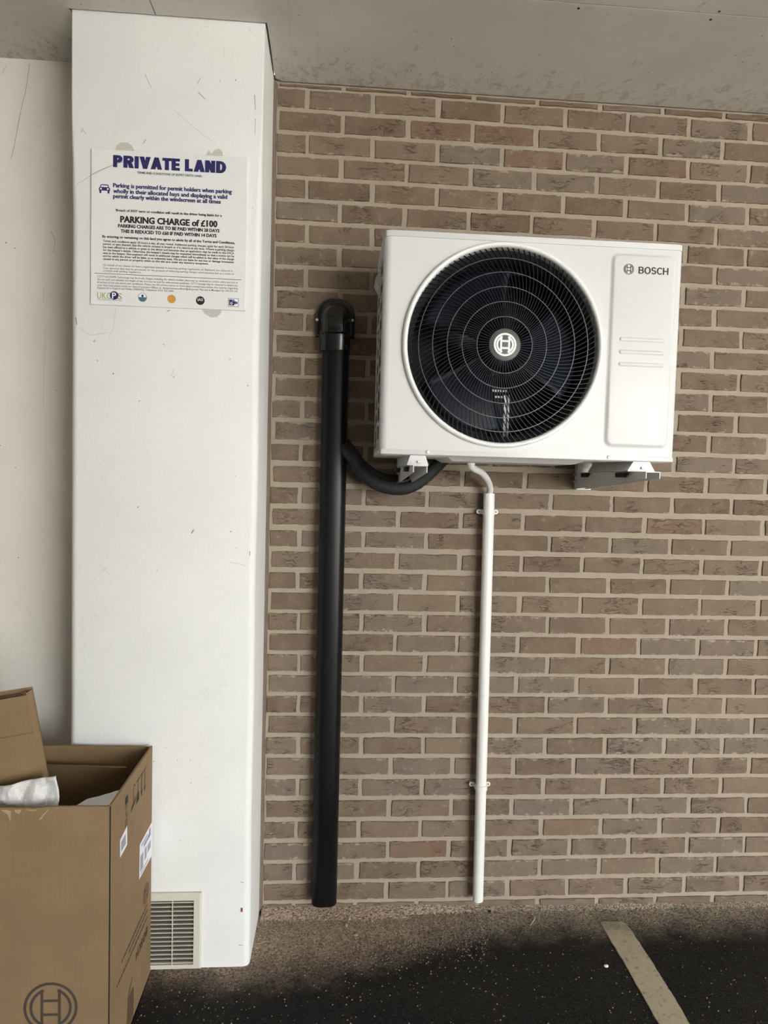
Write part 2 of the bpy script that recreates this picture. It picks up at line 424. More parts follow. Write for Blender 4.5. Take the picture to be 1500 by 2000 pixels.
# pillar: painted masonry with a rounded corner bead that dies out near the ceiling
def pillar_ring(z):
    c = 0.021 if z < 2.35 else max(0.004, 0.021 - (z - 2.35) * 0.06)
    x0, x1 = -0.791, -0.2345; pts = [(x0, 0.02)]
    w = 0.0012 * math.sin(z * 9.0)
    for k in range(5):
        a = math.pi + k * math.pi / 8; pts.append((x0 + c + c*math.cos(a), YP + c + c*math.sin(a)))
    for k in range(5):
        a = 1.5 * math.pi + k * math.pi / 8; pts.append((x1 + w - c + c*math.cos(a), YP + c + c*math.sin(a)))
    pts.append((x1, 0.02))
    return [(p[0], p[1], z) for p in pts]
zs = [0.006] + [0.1 * i for i in range(1, 29)] + [2.88, 2.935]
pillar = obj('wall_pillar', MB().loft([pillar_ring(z) for z in zs]), M['pillar'], smooth=35, kind='structure')
pillar['label'] = 'white painted masonry pillar with rounded corner beads'

# scuffs and chips on the paint, where the photograph shows them
def stroke(mb, pts, w, axis, val, off):
    P = [px(u, v, axis, val) for u, v in pts]
    for i in range(len(P) - 1):
        a, b = P[i], P[i+1]; t = (b - a)
        nrm = Vector((-t.z, 0, t.x)).normalized() * w * 0.5
        a1 = a.copy(); b1 = b.copy(); a1.y += off; b1.y += off
        mb.add([a1 + nrm, b1 + nrm*0.8, b1 - nrm*0.8, a1 - nrm], [(0, 1, 2, 3)])
mb = MB()
for pts, w in ((((160, 250), (168, 263)), .002), (((497, 185), (499, 215)), .003), (((499, 232), (498, 262)), .002),
               (((283, 144), (290, 160), (296, 172)), .002), (((387, 180), (402, 195)), .003), (((392, 152), (385, 165)), .002),
               (((340, 215), (380, 250), (420, 280)), .0008), (((280, 280), (285, 272)), .003), (((150, 360), (178, 343)), .0014), (((148, 620), (150, 634)), .005),
               (((183, 668), (186, 664)), .004), (((190, 703), (191, 706)), .004), (((378, 1035), (374, 1042)), .006), (((488, 1077), (488, 1085)), .004),
               (((340, 735), (338, 738)), .003), (((332, 606), (326, 608)), .004), (((318, 672), (322, 674)), .003), (((450, 700), (448, 703)), .003), (((448, 1098), (462, 1100), (482, 1106)), .001),
               (((155, 640), (175, 655), (210, 650)), .001), (((226, 600), (222, 640), (212, 660)), .0008), (((335, 735), (340, 720)), .001), (((470, 1722), (476, 1724)), .003),
               (((466, 1846), (474, 1846)), .003), (((350, 1640), (353, 1642)), .002), (((371, 1484), (372, 1486)), .003), (((346, 1484), (347, 1486)), .003)):
    stroke(mb, pts, w*.7, 1, YP, -0.0006)
obj('scuff_marks', mb, M['scuff'], pillar, kind='stuff')
obj('red_mark', MB().box(tuple(px(470, 1781, 1, YP) + Vector((0, -0.0008, 0))), tuple(px(474, 1773, 1, YP))), flat('red_paint', (0.22, 0.07, 0.07)), pillar)
mb = MB()
for pts, w in ((((58, 125), (50, 180), (45, 198), (40, 220), (28, 285), (22, 310)), .0022), (((12, 128), (4, 145)), .0015), (((100, 452), (108, 470), (104, 495)), .0015),
               (((86, 560), (84, 590)), .0012), (((88, 640), (84, 800)), .0008)):
    stroke(mb, pts, w*.6, 1, -0.030, -0.0006)
obj('crack_lines', mb, M['mastic'], wl, kind='stuff')

# brown mastic fillet between pillar and brickwork
mb = MB()
rg = []
for i in range(60):
    z = 0.006 + (ZC - 0.012) * i / 59; w = 0.0135 + 0.004 * noise.noise((z*7, 3, 1)); d = 0.010 + 0.003 * noise.noise((z*9, 8, 1))
    rg.append([(-0.2355, 0.012, z), (-0.2355, -d*1.3, z), (-0.2345+w*0.55, -d*0.6, z), (-0.2345 + w, 0.012, z)])
obj('trim_1', MB().loft(rg), M['mastic'], smooth=50, kind='structure')

# ------------------------------------------------------------------ brick wall: mortar bed with every brick in view as its own piece
wall = obj('wall_back', MB().box((-0.236, 0.0045, 0.0), (6.8, 0.20, 2.935)), M['mortar'], kind='structure')
wall['label'] = 'brown brick wall with pale mortar joints'
def brick_mesh(w, h, seed, zc=0.0):
    rn = random.Random(seed); n = 8; m = 3; pts = []
    def jit(s): return rn.uniform(-s, s)
    for i in range(n): pts.append((-w/2 + w*i/n, -h/2))
    for i in range(m): pts.append((w/2, -h/2 + h*i/m))
    for i in range(n): pts.append((w/2 - w*i/n, h/2))
    for i in range(m): pts.append((-w/2, h/2 - h*i/m))
    inner = []; outer = []
    for x, z in pts:
        s = 0.0028
        ix = x*(1 - 0.006/w) + jit(0.0015); iz = z*(1 - 0.0056/h) + jit(s*.5)
        inner.append((ix, jit(0.0011), iz + zc)); outer.append((ix + (0.0030 if x > 0 else -0.0030)*abs(x)/(w/2), 0.011, iz + zc + (0.0030 if z > 0 else -0.0030)))
    k = len(pts)
    mb = MB(); mb.add(inner + outer + [(0, -0.0012 + jit(0.0012), zc)],
           [(i, (i+1) % k, 2*k) for i in range(k)] + [((i+1) % k, i, k+i, k+(i+1) % k) for i in range(k)])
    return mb
def as_mesh(mb, name):
    me = bpy.data.meshes.new(name); me.from_pydata(mb.v, [], mb.f)
    bm = bmesh.new(); bm.from_mesh(me)
    # the shell is open at the back: face the cap toward the viewer (-y)
    bmesh.ops.recalc_face_normals(bm, faces=bm.faces)
    bm.faces.ensure_lookup_table()
    if bm.faces[0].normal.y > 0: bmesh.ops.reverse_faces(bm, faces=bm.faces)
    bm.to_mesh(me); bm.free()
    me.shade_smooth(); me.set_sharp_from_angle(angle=math.radians(50)); me.materials.append(M['brick'])
    return me
FULL = 0.2125
full_meshes = [brick_mesh(FULL, 0.0635, 100 + i) for i in range(14)]
thin_meshes = [brick_mesh(FULL, 0.0585, 300 + i) for i in range(8)]
full_me = [as_mesh(m, 'brick') for m in full_meshes]; thin_me = [as_mesh(m, 'brick') for m in thin_meshes]
DZL = {1: .002, 6: .003, 12: .001, 22: .0, 24: .002, 26: .005, 28: .0065, 30: .007, 32: .005, 34: .0, 36: -.006, 38: -.008}
DZR = {1: -.010, 4: -.006, 6: -.007, 8: .003, 11: .003, 14: -.002, 18: -.002, 20: -.0035, 22: -.0035, 26: -.001, 29: .004, 31: .001, 34: .0, 36: -.003, 38: -.0045}
DXO = {1: -.008, 5: -.004, 7: .0, 15: -.006, 23: -.007, 27: .002, 33: .006, 39: -.001}
DXE = {2: .003, 6: -.003, 10: .005, 16: .007, 22: .004, 30: .003, 38: -.003}
rb = random.Random(7)
far = MB(); nb = 0
for n in range(0, 40):
    odd = n % 2 == 1
    wide = 17 <= n <= 23
    for j in range(-1, 32):
        xr = 0.225 * (j + 0.5) if odd else 0.225 * (j + 1)          # right end joint of this brick
        xl = xr - 0.225
        dx = lerp_table(DXO if odd else DXE, n) + rb.uniform(-.002, .002)
        t = (xr - 0.11) / 1.35; t = max(0, min(1, t))
        dz = lerp_table(DZL, n) * (1 - t) + lerp_table(DZR, n) * t + rb.uniform(-.0012, .0012)
        z = 0.075 * (39.1 - n) + dz
        if n == 0: z -= 0.006
        a, b = xl + 0.00625 + dx, xr - 0.00625 + dx
        if a < -0.222: a = -0.222
        if b - a < 0.02 or b > 6.75: continue
        h = 0.0585 if wide else 0.0635
        zlo, zhi = z - h/2, z + h/2
        cut = False
        if zhi > ZC - 0.004: zhi = ZC - 0.0035; cut = True
        if zlo < 0.003: zlo = 0.003; cut = True
        if zhi - zlo < 0.008: continue
        cx, cz = (a + b)/2, (zlo + zhi)/2
        seen = cx < 1.62
        if 0.19 < a and b < 1.13 and 1.70 < z < 2.36: seen = False    # wholly behind the outdoor unit
        if not seen:
            m = rb.choice(thin_meshes if wide else full_meshes)
            if cut or b - a < 0.2: m = brick_mesh(b - a, zhi - zlo, rb.random())
            far.add([(v[0] + cx, v[1] - 0.0008, v[2] + cz) for v in m.v], m.f); continue
        if cut or abs(b - a - FULL) > 0.01:
            me = as_mesh(brick_mesh(b - a, zhi - zlo, n*100 + j, 0.0), 'brick')
        else:
            me = rb.choice(thin_me if wide else full_me)
        o = bpy.data.objects.new('brick', me); C.objects.link(o); o.parent = wall
        o.location = (cx, rb.uniform(-0.0014, 0.0008), cz)
        o.rotation_euler = (rb.uniform(-.006, .006), rb.uniform(-.004, .004) - 0.0, rb.uniform(-.004, .004))
        nb += 1
fo = obj('bricks_beyond', far, M['brick_far'], wall, smooth=50, kind='stuff', fix=False)
print('bricks in view', nb)

# ------------------------------------------------------------------ painted bay line and loose things on the floor
mb = MB(); rl = random.Random(3)
L = [(0.984, -0.100), (0.983, -0.14), (0.981, -0.24), (0.979, -0.35), (0.977, -0.45), (0.975, -0.56), (0.968, -1.0), (0.96, -1.39)]
R = [(1.068, -0.100), (1.076, -0.13), (1.074, -0.24), (1.072, -0.35), (1.070, -0.45), (1.066, -0.56), (1.060, -1.0), (1.052, -1.39)]
def dense(P):
    out = []
    for a, b in zip(P, P[1:]):
        k = max(2, int(math.hypot(b[0]-a[0], b[1]-a[1]) / 0.02)); k = min(k, 30)
        for i in range(k):
            out.append((a[0]+(b[0]-a[0])*i/k + rl.uniform(-.0012, .0012), a[1]+(b[1]-a[1])*i/k))
    return out + [P[-1]]
Ld = dense(L); Rd = dense(R); k = min(len(Ld), len(Rd)); Ld, Rd = Ld[:k], Rd[:k]
top = [(x, y, fz(y) + 0.0025) for x, y in Ld] + [(x, y, fz(y) + 0.0025) for x, y in Rd]
bot = [(x - .0015, y, fz(y) - 0.001) for x, y in Ld] + [(x + .0015, y, fz(y) - 0.001) for x, y in Rd]
fs = [(i, i+1, k+i+1, k+i) for i in range(k-1)] + [(i, 2*k+i, 2*k+i+1, i+1) for i in range(k-1)] + [(k+i+1, 3*k+i+1, 3*k+i, k+i) for i in range(k-1)] + [(0, k, 3*k, 2*k)]
mb.add(top + bot, fs)
line = obj('floor_marking', mb, M['line'])
tag(line, 'worn cream painted bay line on the dark asphalt floor', 'bay line')

def lump(mb, c, sx, sy, sz, rn, n=7):
    rings = []
    for k, (zz, rr) in enumerate(((0.0, 0.75), (0.35, 1.0), (0.75, 0.8), (1.0, 0.35))):
        rings.append([(c[0] + sx*rr*math.cos(a*2*math.pi/n + k*.3)*rn.uniform(.8, 1.15), c[1] + sy*rr*math.sin(a*2*math.pi/n + k*.3)*rn.uniform(.8, 1.15), c[2] + sz*zz) for a in range(n)])
    return mb.loft(rings)
rn = random.Random(11)
grit = MB()
for i in range(7000):
    t = rn.random()
    if t < 0.55:
        x = rn.uniform(-0.23, 0.55); y = -abs(rn.gauss(0.02, 0.13))
    elif t < 0.8:
        x = rn.uniform(0.1, 1.9); y = -abs(rn.gauss(0.0, 0.05))
    else:
        x = rn.uniform(-0.6, 1.7); y = -rn.uniform(0.0, 0.75)
    if x < -0.23 and y > -0.30: y -= 0.30
    if y > -0.004: y = -0.004 - rn.random()*0.01
    s = rn.choice((0.0010, 0.0014, 0.0018, 0.0022, 0.0032))
    z = fz(y)
    grit.add([(x+s, y, z), (x-s*.7, y+s*.8, z), (x-s*.7, y-s*.8, z), (x, y, z+s*1.1)], [(0, 1, 3), (1, 2, 3), (2, 0, 3)])
obj('floor_grit', grit, M['soil'], floor, kind='stuff')
# little bank of soil where floor and brickwork meet
rg = []
for i in range(121):
    x = -0.225 + 1.95 * i / 120
    hgt = 0.004 + 0.009 * max(0, noise.noise((x*4, 2.2, 0)) + 0.25) + (0.012 if x < 0.1 else 0.012*max(0, 1-(x-0.1)/0.6)); hgt += 0.003*noise.noise((x*40, 1, 0))
    wd = 0.018 + 0.025 * max(0, noise.noise((x*3, 7.2, 0)) + 0.4) + (0.03 if x < 0.3 else 0)
    rg.append([(x, 0.004, fz(0) - .001), (x, 0.004, fz(0) + hgt), (x, -wd*0.4, fz(0) + hgt*0.65 + .002*noise.noise((x*60, 5, 0))), (x, -wd, fz(-wd) - .001)])
obj('soil_bank', MB().loft(rg), M['floor'], floor, smooth=60, kind='stuff')

def stone(u, v, sx, sy, sz, mat, name, label, cat, group=None):
    p = px(u, v, 2, 0.012); p = px(u, v, 2, fz(p.y)); o = Vector((p.x, p.y, fz(p.y)))
    mb = MB(); lump(mb, o, sx, sy, sz, rn)
    return tag(obj(name, mb, M[mat], loc=o), label, cat, group)
stone(1184, 1888, .0085, .007, .006, 'chip', 'stone_chip', 'small white stone chip lying left of the painted bay line', 'stone chip')
stone(682, 1796, .007, .009, .010, 'stone', 'pebble', 'upright tan pebble at the wall just right of the black duct', 'pebble')
stone(676, 1808, .006, .008, .007, 'stone', 'pebble', 'tan pebble in front of the upright one near the black duct', 'pebble')
stone(695, 1827, .009, .007, .005, 'stone', 'pebble', 'flat tan pebble farthest from the wall below the black duct', 'pebble')
stone(712, 1797, .009, .006, .004, 'stone', 'pebble', 'flat oval pebble at the wall, right of the pebble by the duct', 'pebble')
stone(956, 1781, .007, .006, .006, 'darkbit', 'debris_lump', 'black debris lump on the dust right of the white pipe foot', 'debris')
p0, p1 = px(1036, 1808, 2, .009), px(1046, 1790, 2, .009)
tw = MB().tube([(p0.x, p0.y, fz(p0.y)+.002), ((p0.x+p1.x)/2+.003, (p0.y+p1.y)/2, .013), (p1.x, p1.y, .011)], [.0016, .0022, .0012], 6)
tag(obj('twig', tw, M['twig'], loc=(p0.x, p0.y, fz(p0.y))), 'short pale dry twig lying on the dust by the brick wall', 'twig')

# ------------------------------------------------------------------ lettering
def text_data(body, bold=0.0, res=2):
    cu = bpy.data.curves.new('t', 'FONT'); cu.body = body; cu.offset = bold; cu.resolution_u = res
    o = bpy.data.objects.new('t', cu); C.objects.link(o)
    bpy.context.view_layer.update()
    me = bpy.data.meshes.new_from_object(o.evaluated_get(bpy.context.evaluated_depsgraph_get()))
    vs = [(v.co.x, v.co.y) for v in me.vertices]; fs = [tuple(p.vertices) for p in me.polygons]
    bpy.data.objects.remove(o); bpy.data.meshes.remove(me); bpy.data.curves.remove(cu)
    return vs, fs
_h = text_data('H'); CAP = max(v[1] for v in _h[0]) - min(v[1] for v in _h[0])
def put_print(mb, vs, fs, o, ux, uy, lift=0.0):
    o = Vector(o) + Vector(ux).cross(Vector(uy)).normalized() * lift
    mb.add([o + Vector(ux)*x + Vector(uy)*y for x, y in vs], fs)
def text_fit(mb, body, bold, o, ux, uy, width, cap, left=0.0, lift=0.0):
    vs, fs = text_data(body, bold)
    x0 = min(v[0] for v in vs); x1 = max(v[0] for v in vs)
    s = width / (x1 - x0); t = cap / CAP
    put_print(mb, [((x - x0)*s + left, y*t) for x, y in vs], fs, o, ux, uy, lift)
XH, ZH = Vector((1, 0, 0)), Vector((0, 0, 1))
def annulus(r0, r1, a0=0, a1=360, n=48):
    vs = []; fs = []
    for i in range(n + 1):
        a = math.radians(a0 + (a1 - a0)*i/n); vs += [(r0*math.cos(a), r0*math.sin(a)), (r1*math.cos(a), r1*math.sin(a))]
    for i in range(n): fs.append((2*i, 2*i+1, 2*i+3, 2*i+2))
    return vs, fs
def rect2(x0, x1, y0, y1): return [(x0, y0), (x1, y0), (x1, y1), (x0, y1)], [(0, 1, 2, 3)]
def armature_logo(mb, o, ux, uy, R, w):
    """ring with an armature: two bowed ends joined by two bars; w is stroke width relative to R"""
    cnt = [0]
    def P(d):                                       # strokes lie a hair above one another so none coincide
        put_print(mb, [(x*R, y*R) for x, y in d[0]], d[1], o, ux, uy, cnt[0]*4e-5); cnt[0] += 1
    P(annulus(1 - w, 1.0))
    ro = 0.78; ri = ro - w; xe = 0.27; ae = math.degrees(math.acos(xe / ro))
    P(annulus(ri, ro, -ae, ae, 20)); P(annulus(ri, ro, 180 - ae, 180 + ae, 20))
    yy = math.sqrt(ro*ro - xe*xe)
    for s in (-1, 1):
        a, b = sorted((s*xe, s*(xe + w))); P(rect2(a, b, -yy + 0.02, yy - 0.02))
        c, d = sorted((s*0.22, s*(0.22 + w))); P(rect2(-xe, xe, c, d))

def block_letters(body, t):
    """heavy grotesque capitals built from bars and bowls; cap height 1"""
    V, F = [], []; pen = 0.0; th = t*0.80
    def q(*p): n = len(V); V.extend((pen + x, y) for x, y in p); F.append(tuple(range(n, n + len(p))))
    def r(x0, x1, y0, y1): q((x0, y0), (x1, y0), (x1, y1), (x0, y1))
    def arc(cx, cy, rx, ry, a0, a1, n=16):
        for i in range(n):
            a, b = math.radians(a0 + (a1-a0)*i/n), math.radians(a0 + (a1-a0)*(i+1)/n)
            q((cx + (rx-t)*math.cos(a), cy + (ry-th)*math.sin(a)), (cx + rx*math.cos(a), cy + ry*math.sin(a)), (cx + rx*math.cos(b), cy + ry*math.sin(b)), (cx + (rx-t)*math.cos(b), cy + (ry-th)*math.sin(b)))
    for ch in body:
        if ch == ' ': pen += .30; continue
        w = {'I': t, 'L': .58, 'E': .60, 'T': .66, 'P': .68, 'R': .74, 'V': .80, 'A': .82, 'N': .74, 'D': .74, 'B': .70, 'O': .84, 'S': .66, 'C': .74, 'H': .74}[ch]
        if ch in 'ILEPRNDBH': r(0, t, 0, 1)
        if ch == 'L': r(t, w, 0, th)
        if ch == 'E': r(t, w, 0, th); r(t, w*.94, .5 - th/2, .5 + th/2); r(t, w, 1 - th, 1)
        if ch == 'T': r(0, w, 1 - th, 1); r(w/2 - t/2, w/2 + t/2, 0, 1 - th)
        if ch in 'PR':
            b = .40; h = (1 - b)/2; r(t, w - h, 1 - th, 1); r(t, w - h, b, b + th); arc(w - h, 1 - h, h, h, -90, 90)
            if ch == 'R': q((w*.40, b + .02), (w*.40 + t*1.05, b + .02), (w + .02, 0), (w + .02 - t*1.18, 0))
        if ch == 'V': q((0, 1), (t*1.1, 1), (w/2 + t*.5, 0), (w/2 - t*.5, 0)); q((w - t*1.1, 1), (w, 1), (w/2 + t*.5, 0), (w/2 - t*.5, 0))
        if ch == 'A': q((0, 0), (t*1.1, 0), (w/2 + t*.5, 1), (w/2 - t*.5, 1)); q((w - t*1.1, 0), (w, 0), (w/2 + t*.5, 1), (w/2 - t*.5, 1)); r(w*.28, w*.72, .20, .20 + th*.9)
        if ch == 'N': r(w - t, w, 0, 1); q((0, 1), (t*1.05, 1), (w, 0), (w - t*1.05, 0))
        if ch == 'H': r(w - t, w, 0, 1); r(t, w - t, .5 - th/2, .5 + th/2)
        if ch == 'D': h = .42; r(t, w - h, 0, th); r(t, w - h, 1 - th, 1); arc(w - h, .5, h, .5, -90, 90)
        if ch == 'B':
            r(t, w - .30, 0, th); r(t, w - .30, 1 - th, 1); r(t, w - .30, .5 - th/2, .5 + th/2)
            arc(w - .31, .75 - th/4, .27, .25 + th/4, -90, 90); arc(w - .29, .25 + th/4, .29, .25 + th/4, -90, 90)
        if ch == 'O': arc(w/2, .5, w/2, .5 + .015, 0, 360, 36)
        if ch == 'C': arc(w/2 + .04, .5, w/2 + .04, .515, 42, 318, 30)
        if ch == 'S': arc(w/2, .75 - th/4, w/2 - .01, .265 + th/4, 18, 270); arc(w/2, .25 + th/4, w/2, .265 + th/4, -162, 90)
        pen += w + (.06 if ch not in 'VAT' else .01)
    return V, F
def block_fit(mb, body, t, o, ux, uy, width, cap):
    vs, fs = block_letters(body, t); x1 = max(v[0] for v in vs); k = width/x1
    for i, f in enumerate(fs):
        put_print(mb, [(vs[j][0]*k, vs[j][1]*cap) for j in f], [tuple(range(len(f)))], o, ux, uy, (i % 12)*4e-5)

# ------------------------------------------------------------------ parking sign on the pillar
SY0, SY1 = YP - 0.0015, YP - 0.0065
sx0, sx1, sz0, sz1 = -0.7315, -0.2775, 2.0685, 2.5195
sign = thing('parking_sign', (-0.505, YP - 0.003, sz0), 'white square private land parking sign fixed flat to the white pillar', 'sign')
obj('sign_panel', MB().rbox((sx0, SY1, sz0), (sx1, SY0, sz1), 0.0012, 1), M['sign'], sign)
SP = SY1 - 0.0006
def cpx(x, y): return px(150 + x*0.24, 260 + y*0.24, 1, SP)
def sline(mb, body, xl, yl, xr, yr, cap, bold, dup=0.0):
    a, b = cpx(xl, yl), cpx(xr, yr)
    c = cpx(xl, yl - cap).z - a.z
    text_fit(mb, body, bold, (a.x, SP, (a.z + b.z)/2), XH, ZH, b.x - a.x - dup, c)
    if dup: text_fit(mb, body, bold, (a.x + dup, SP, (a.z + b.z)/2), XH, ZH, b.x - a.x - dup, c, lift=1e-4)
a, b = cpx(295, 272), cpx(1215, 333)
mb = MB(); block_fit(mb, 'PRIVATE LAND', .30, (a.x, SP, (a.z + b.z)/2), XH, ZH, b.x - a.x, cpx(295, 173).z - a.z); obj('heading_lettering', mb, M['navy'], sign, fix=False)
mb = MB(); sline(mb, 'TERMS AND CONDITIONS OF ENTRY ONTO LAND;', 490, 327, 1020, 361, 17, 0.02); obj('subheading_lettering', mb, M['ink'], sign, fix=False)
mb = MB()
for b, xl, yl, xr, yr in (('Parking is permitted for permit holders when parking', 295, 437, 1262, 495), ('wholly in their allocated bays and displaying a valid', 295, 484, 1225, 537), ('permit clearly within the windscreen at all times', 295, 526, 1172, 576)):
    sline(mb, b, xl, yl, xr, yr, 33, 0.02, .0009)
obj('permit_lettering', mb, M['navy'], sign, fix=False)
mb = MB()
sline(mb, 'Breach of ANY term or condition will result in the driver being liable for a', 318, 634, 1180, 682, 19, 0.018, .0005)
sline(mb, 'PARKING CHARGE of £100', 352, 722, 1145, 767, 49, 0.035, .0009)
sline(mb, 'PARKING CHARGES ARE TO BE PAID WITHIN 28 DAYS', 335, 764, 1162, 810, 26, 0.03, .0006)
sline(mb, 'THIS IS REDUCED TO £60 IF PAID WITHIN 14 DAYS', 357, 808, 1138, 850, 26, 0.03, .0006)
sline(mb, 'By entering or remaining on this land you agree to abide by all of the Terms and Conditions.', 207, 846, 1288, 906, 20, 0.018, .0005)
obj('charge_lettering', mb, M['ink'], sign, fix=False)
mb = MB()
para = ('Terms and conditions apply 24 hours a day, all year round. Additional parking charges apply for each 24 hour',
        'period, or part thereof, that the vehicle remains in breach or if it returns at any time. Where a parking charge',
        'has been affixed to a vehicle or given to the driver and becomes due, an application may be made to the DVLA',
        "for the keeper's details. Otherwise, the keeper's details may be requested immediately so that a notice can be",
        'sent to the keeper. Non-payment will result in additional charges which will be added to the value of the charge',
        'and for which the driver will be liable on an indemnity basis. We are not liable for any loss or damage howsoever',
        'caused to any person or property whilst on this site save under any statutory exceptions.')
for i, b in enumerate(para):
    full = i < 6; y = 881 + i*24.3
    sline(mb, b, 213, y, 1280 if full else 1072, y + (60 if full else 47), 16.5, 0.020)
obj('terms_lettering', mb, M['ink'], sign, fix=False)
mb = MB()
for i, (b, xr) in enumerate((('On behalf of our clients we have a legitimate interest in ensuring parking regulations, as displayed, are adhered to.', 1275), ('Your personal data may be processed, for the purpose of enforcing parking charges which become due as a result of', 1278), ('a breach with parking regulations.', 525))):
    y = 1076 + i*24.5; sline(mb, b, 213, y, xr, y + 57*(xr - 213)/1065, 15.5, 0.004)
foot = ('CCTV and ANPR Technology may be in use. Images including the vehicle number plate may be obtained to confirm entry and exit of',
        'the car park and calculate the length of stay and may be used for enforcement purposes. CCTV footage may be obtained to detect any',
        'breaches of the site terms and conditions. Please see full privacy notice at www.ukcps.com/privacy-notice Any queries regarding',
        'your data held please email our Data Protection Officer at: dataprotectionofficer@ukcps.net This site is Managed by: UKCPS Ltd.',
        'Registered in England and Wales (5080953). Telephone 0333 320 6646')
for i, b in enumerate(foot):
    xr = 1310 if i < 4 else 787; y = 1168 + i*23.6
    sline(mb, b, 167, y, xr, y + 60*(xr - 167)/1143, 15, 0.006)
obj('small_print_lettering', mb, M['inkgrey'], sign, fix=False)
a, b = cpx(145, 1133), cpx(1340, 1200)
obj('rule_line', MB().box((a.x, SP - .0002, (a.z+b.z)/2 - .0007), (b.x, SP + .0003, (a.z+b.z)/2 + .0007)), M['inkgrey'], sign)
# car pictogram
c = cpx(225, 457); k = 90*0.24*0.00148
mb = MB()
def poly2(mb, pts, c, k, y=SP): mb.add([(c.x + p[0]*k, y, c.z + p[1]*k) for p in pts], [tuple(range(len(pts)))])
poly2(mb, [(-.50, -.12), (.50, -.12), (.50, .10), (.40, .20), (-.40, .20), (-.50, .10)], c, k)
for s in (-1, 1):
    poly2(mb, [(s*.45, -.36), (s*.28, -.36), (s*.28, -.12), (s*.45, -.12)], c, k)
    poly2(mb, [(s*.42, .18), (s*.34, .18), (s*.26, .40), (s*.34, .40)], c, k)
poly2(mb, [(-.34, .36), (.34, .36), (.30, .44), (-.30, .44)], c, k)
obj('car_pictogram', mb, M['navy'], sign, fix=False)
mb = MB()
for s in (-1, 1): mb.disc_y((c.x + s*.31*k, c.z + .03*k), .085*k, SP - .0004, 12)
obj('headlamp_dots', mb, M['white'], sign)
# logo row
mb = MB(); a, b = cpx(165, 1342), cpx(278, 1346); hh = cpx(165, 1292).z - a.z
text_fit(mb, 'UKC', 0.004, (a.x, SP, a.z - .001), XH, ZH, b.x - a.x, hh)
a2, b2 = cpx(330, 1346), cpx(368, 1348); text_fit(mb, 'S', 0.004, (a2.x, SP, a.z - .001), XH, ZH, b2.x - a2.x, hh)
obj('logo_lettering', mb, M['green'], sign, fix=False)
c = cpx(304, 1321); obj('logo_disc', MB().disc_y((c.x, c.z), .0125, SP - .0002, 24), M['navy'], sign)
mb = MB(); text_fit(mb, 'P', 0.02, (c.x - .006, SP - .0006, c.z - hh*.5), XH, ZH, .012, hh*0.95); obj('logo_initial', mb, M['white'], sign, fix=False)
mb = MB(); a, b = cpx(165, 1360), cpx(368, 1366); text_fit(mb, 'CAR PARKING SOLUTIONS', 0.0, (a.x, SP, (a.z+b.z)/2), XH, ZH, b.x - a.x, .0034); obj('logo_strapline', mb, M['inkgrey'], sign, fix=False)
def badge(x, y, r, mat, name, yy=0.0):
    c = cpx(x, y); obj(name, MB().disc_y((c.x, c.z), r, SP - yy, 28), M[mat], sign); return c
c = badge(535, 1337, .0127, 'teal', 'blue_badge'); obj('badge_white', MB().disc_y((c.x, c.z + .001), .0108, SP - .0003, 28), M['white'], sign)
mb = MB(); v, f = annulus(0.0, .0108, 185, 355, 14); put_print(mb, v, f, (c.x, SP - .0006, c.z + .001), XH, ZH); obj('badge_half', mb, M['teal'], sign, fix=False)
obj('badge_tree', MB().disc_y((c.x, c.z + .0045), .0036, SP - .0008, 10).box((c.x - .0007, SP - .0010, c.z), (c.x + .0007, SP - .0006, c.z + .004)), M['navy'], sign)
badge(771, 1350, .0123, 'orange', 'orange_badge')
c = badge(1005, 1363, .0128, 'ink', 'black_badge'); mb = MB(); text_fit(mb, 'IAS', 0.01, (c.x - .0078, SP - .0005, c.z - .0012), XH, ZH, .0156, .0075); obj('badge_lettering', mb, M['white'], sign, fix=False)
a, b = cpx(1231, 1411), cpx(1317, 1347)
obj('camera_frame', MB().box((a.x, SP - .0002, a.z), (b.x, SP + .0004, b.z)), M['navy'], sign)
obj('camera_field', MB().box((a.x + .0012, SP - .0006, a.z + .0012), (b.x - .0012, SP, b.z - .0012)), M['white'], sign)
w_, h_ = b.x - a.x, b.z - a.z
mb = MB().box((a.x + .10*w_, SP - .001, a.z + .14*h_), (a.x + .60*w_, SP - .0004, a.z + .84*h_))
mb.add([(a.x + .60*w_, SP - .0009, a.z + .36*h_), (a.x + .74*w_, SP - .0009, a.z + .25*h_), (a.x + .74*w_, SP - .0009, a.z + .70*h_), (a.x + .60*w_, SP - .0009, a.z + .60*h_)], [(0, 1, 2, 3)])
mb.box((a.x + .76*w_, SP - .001, a.z + .35*h_), (a.x + .90*w_, SP - .0004, a.z + .60*h_))
obj('camera_pictogram', mb, M['navy'], sign)
mb = MB(); v, f = annulus(.0018, .0036); put_print(mb, v, f, (a.x + .32*w_, SP - .0014, a.z + .38*h_), XH, ZH); v, f = annulus(0, .0014); put_print(mb, v, f, (a.x + .46*w_, SP - .0014, a.z + .68*h_), XH, ZH)
obj('camera_lens', mb, M['white'], sign, fix=False)
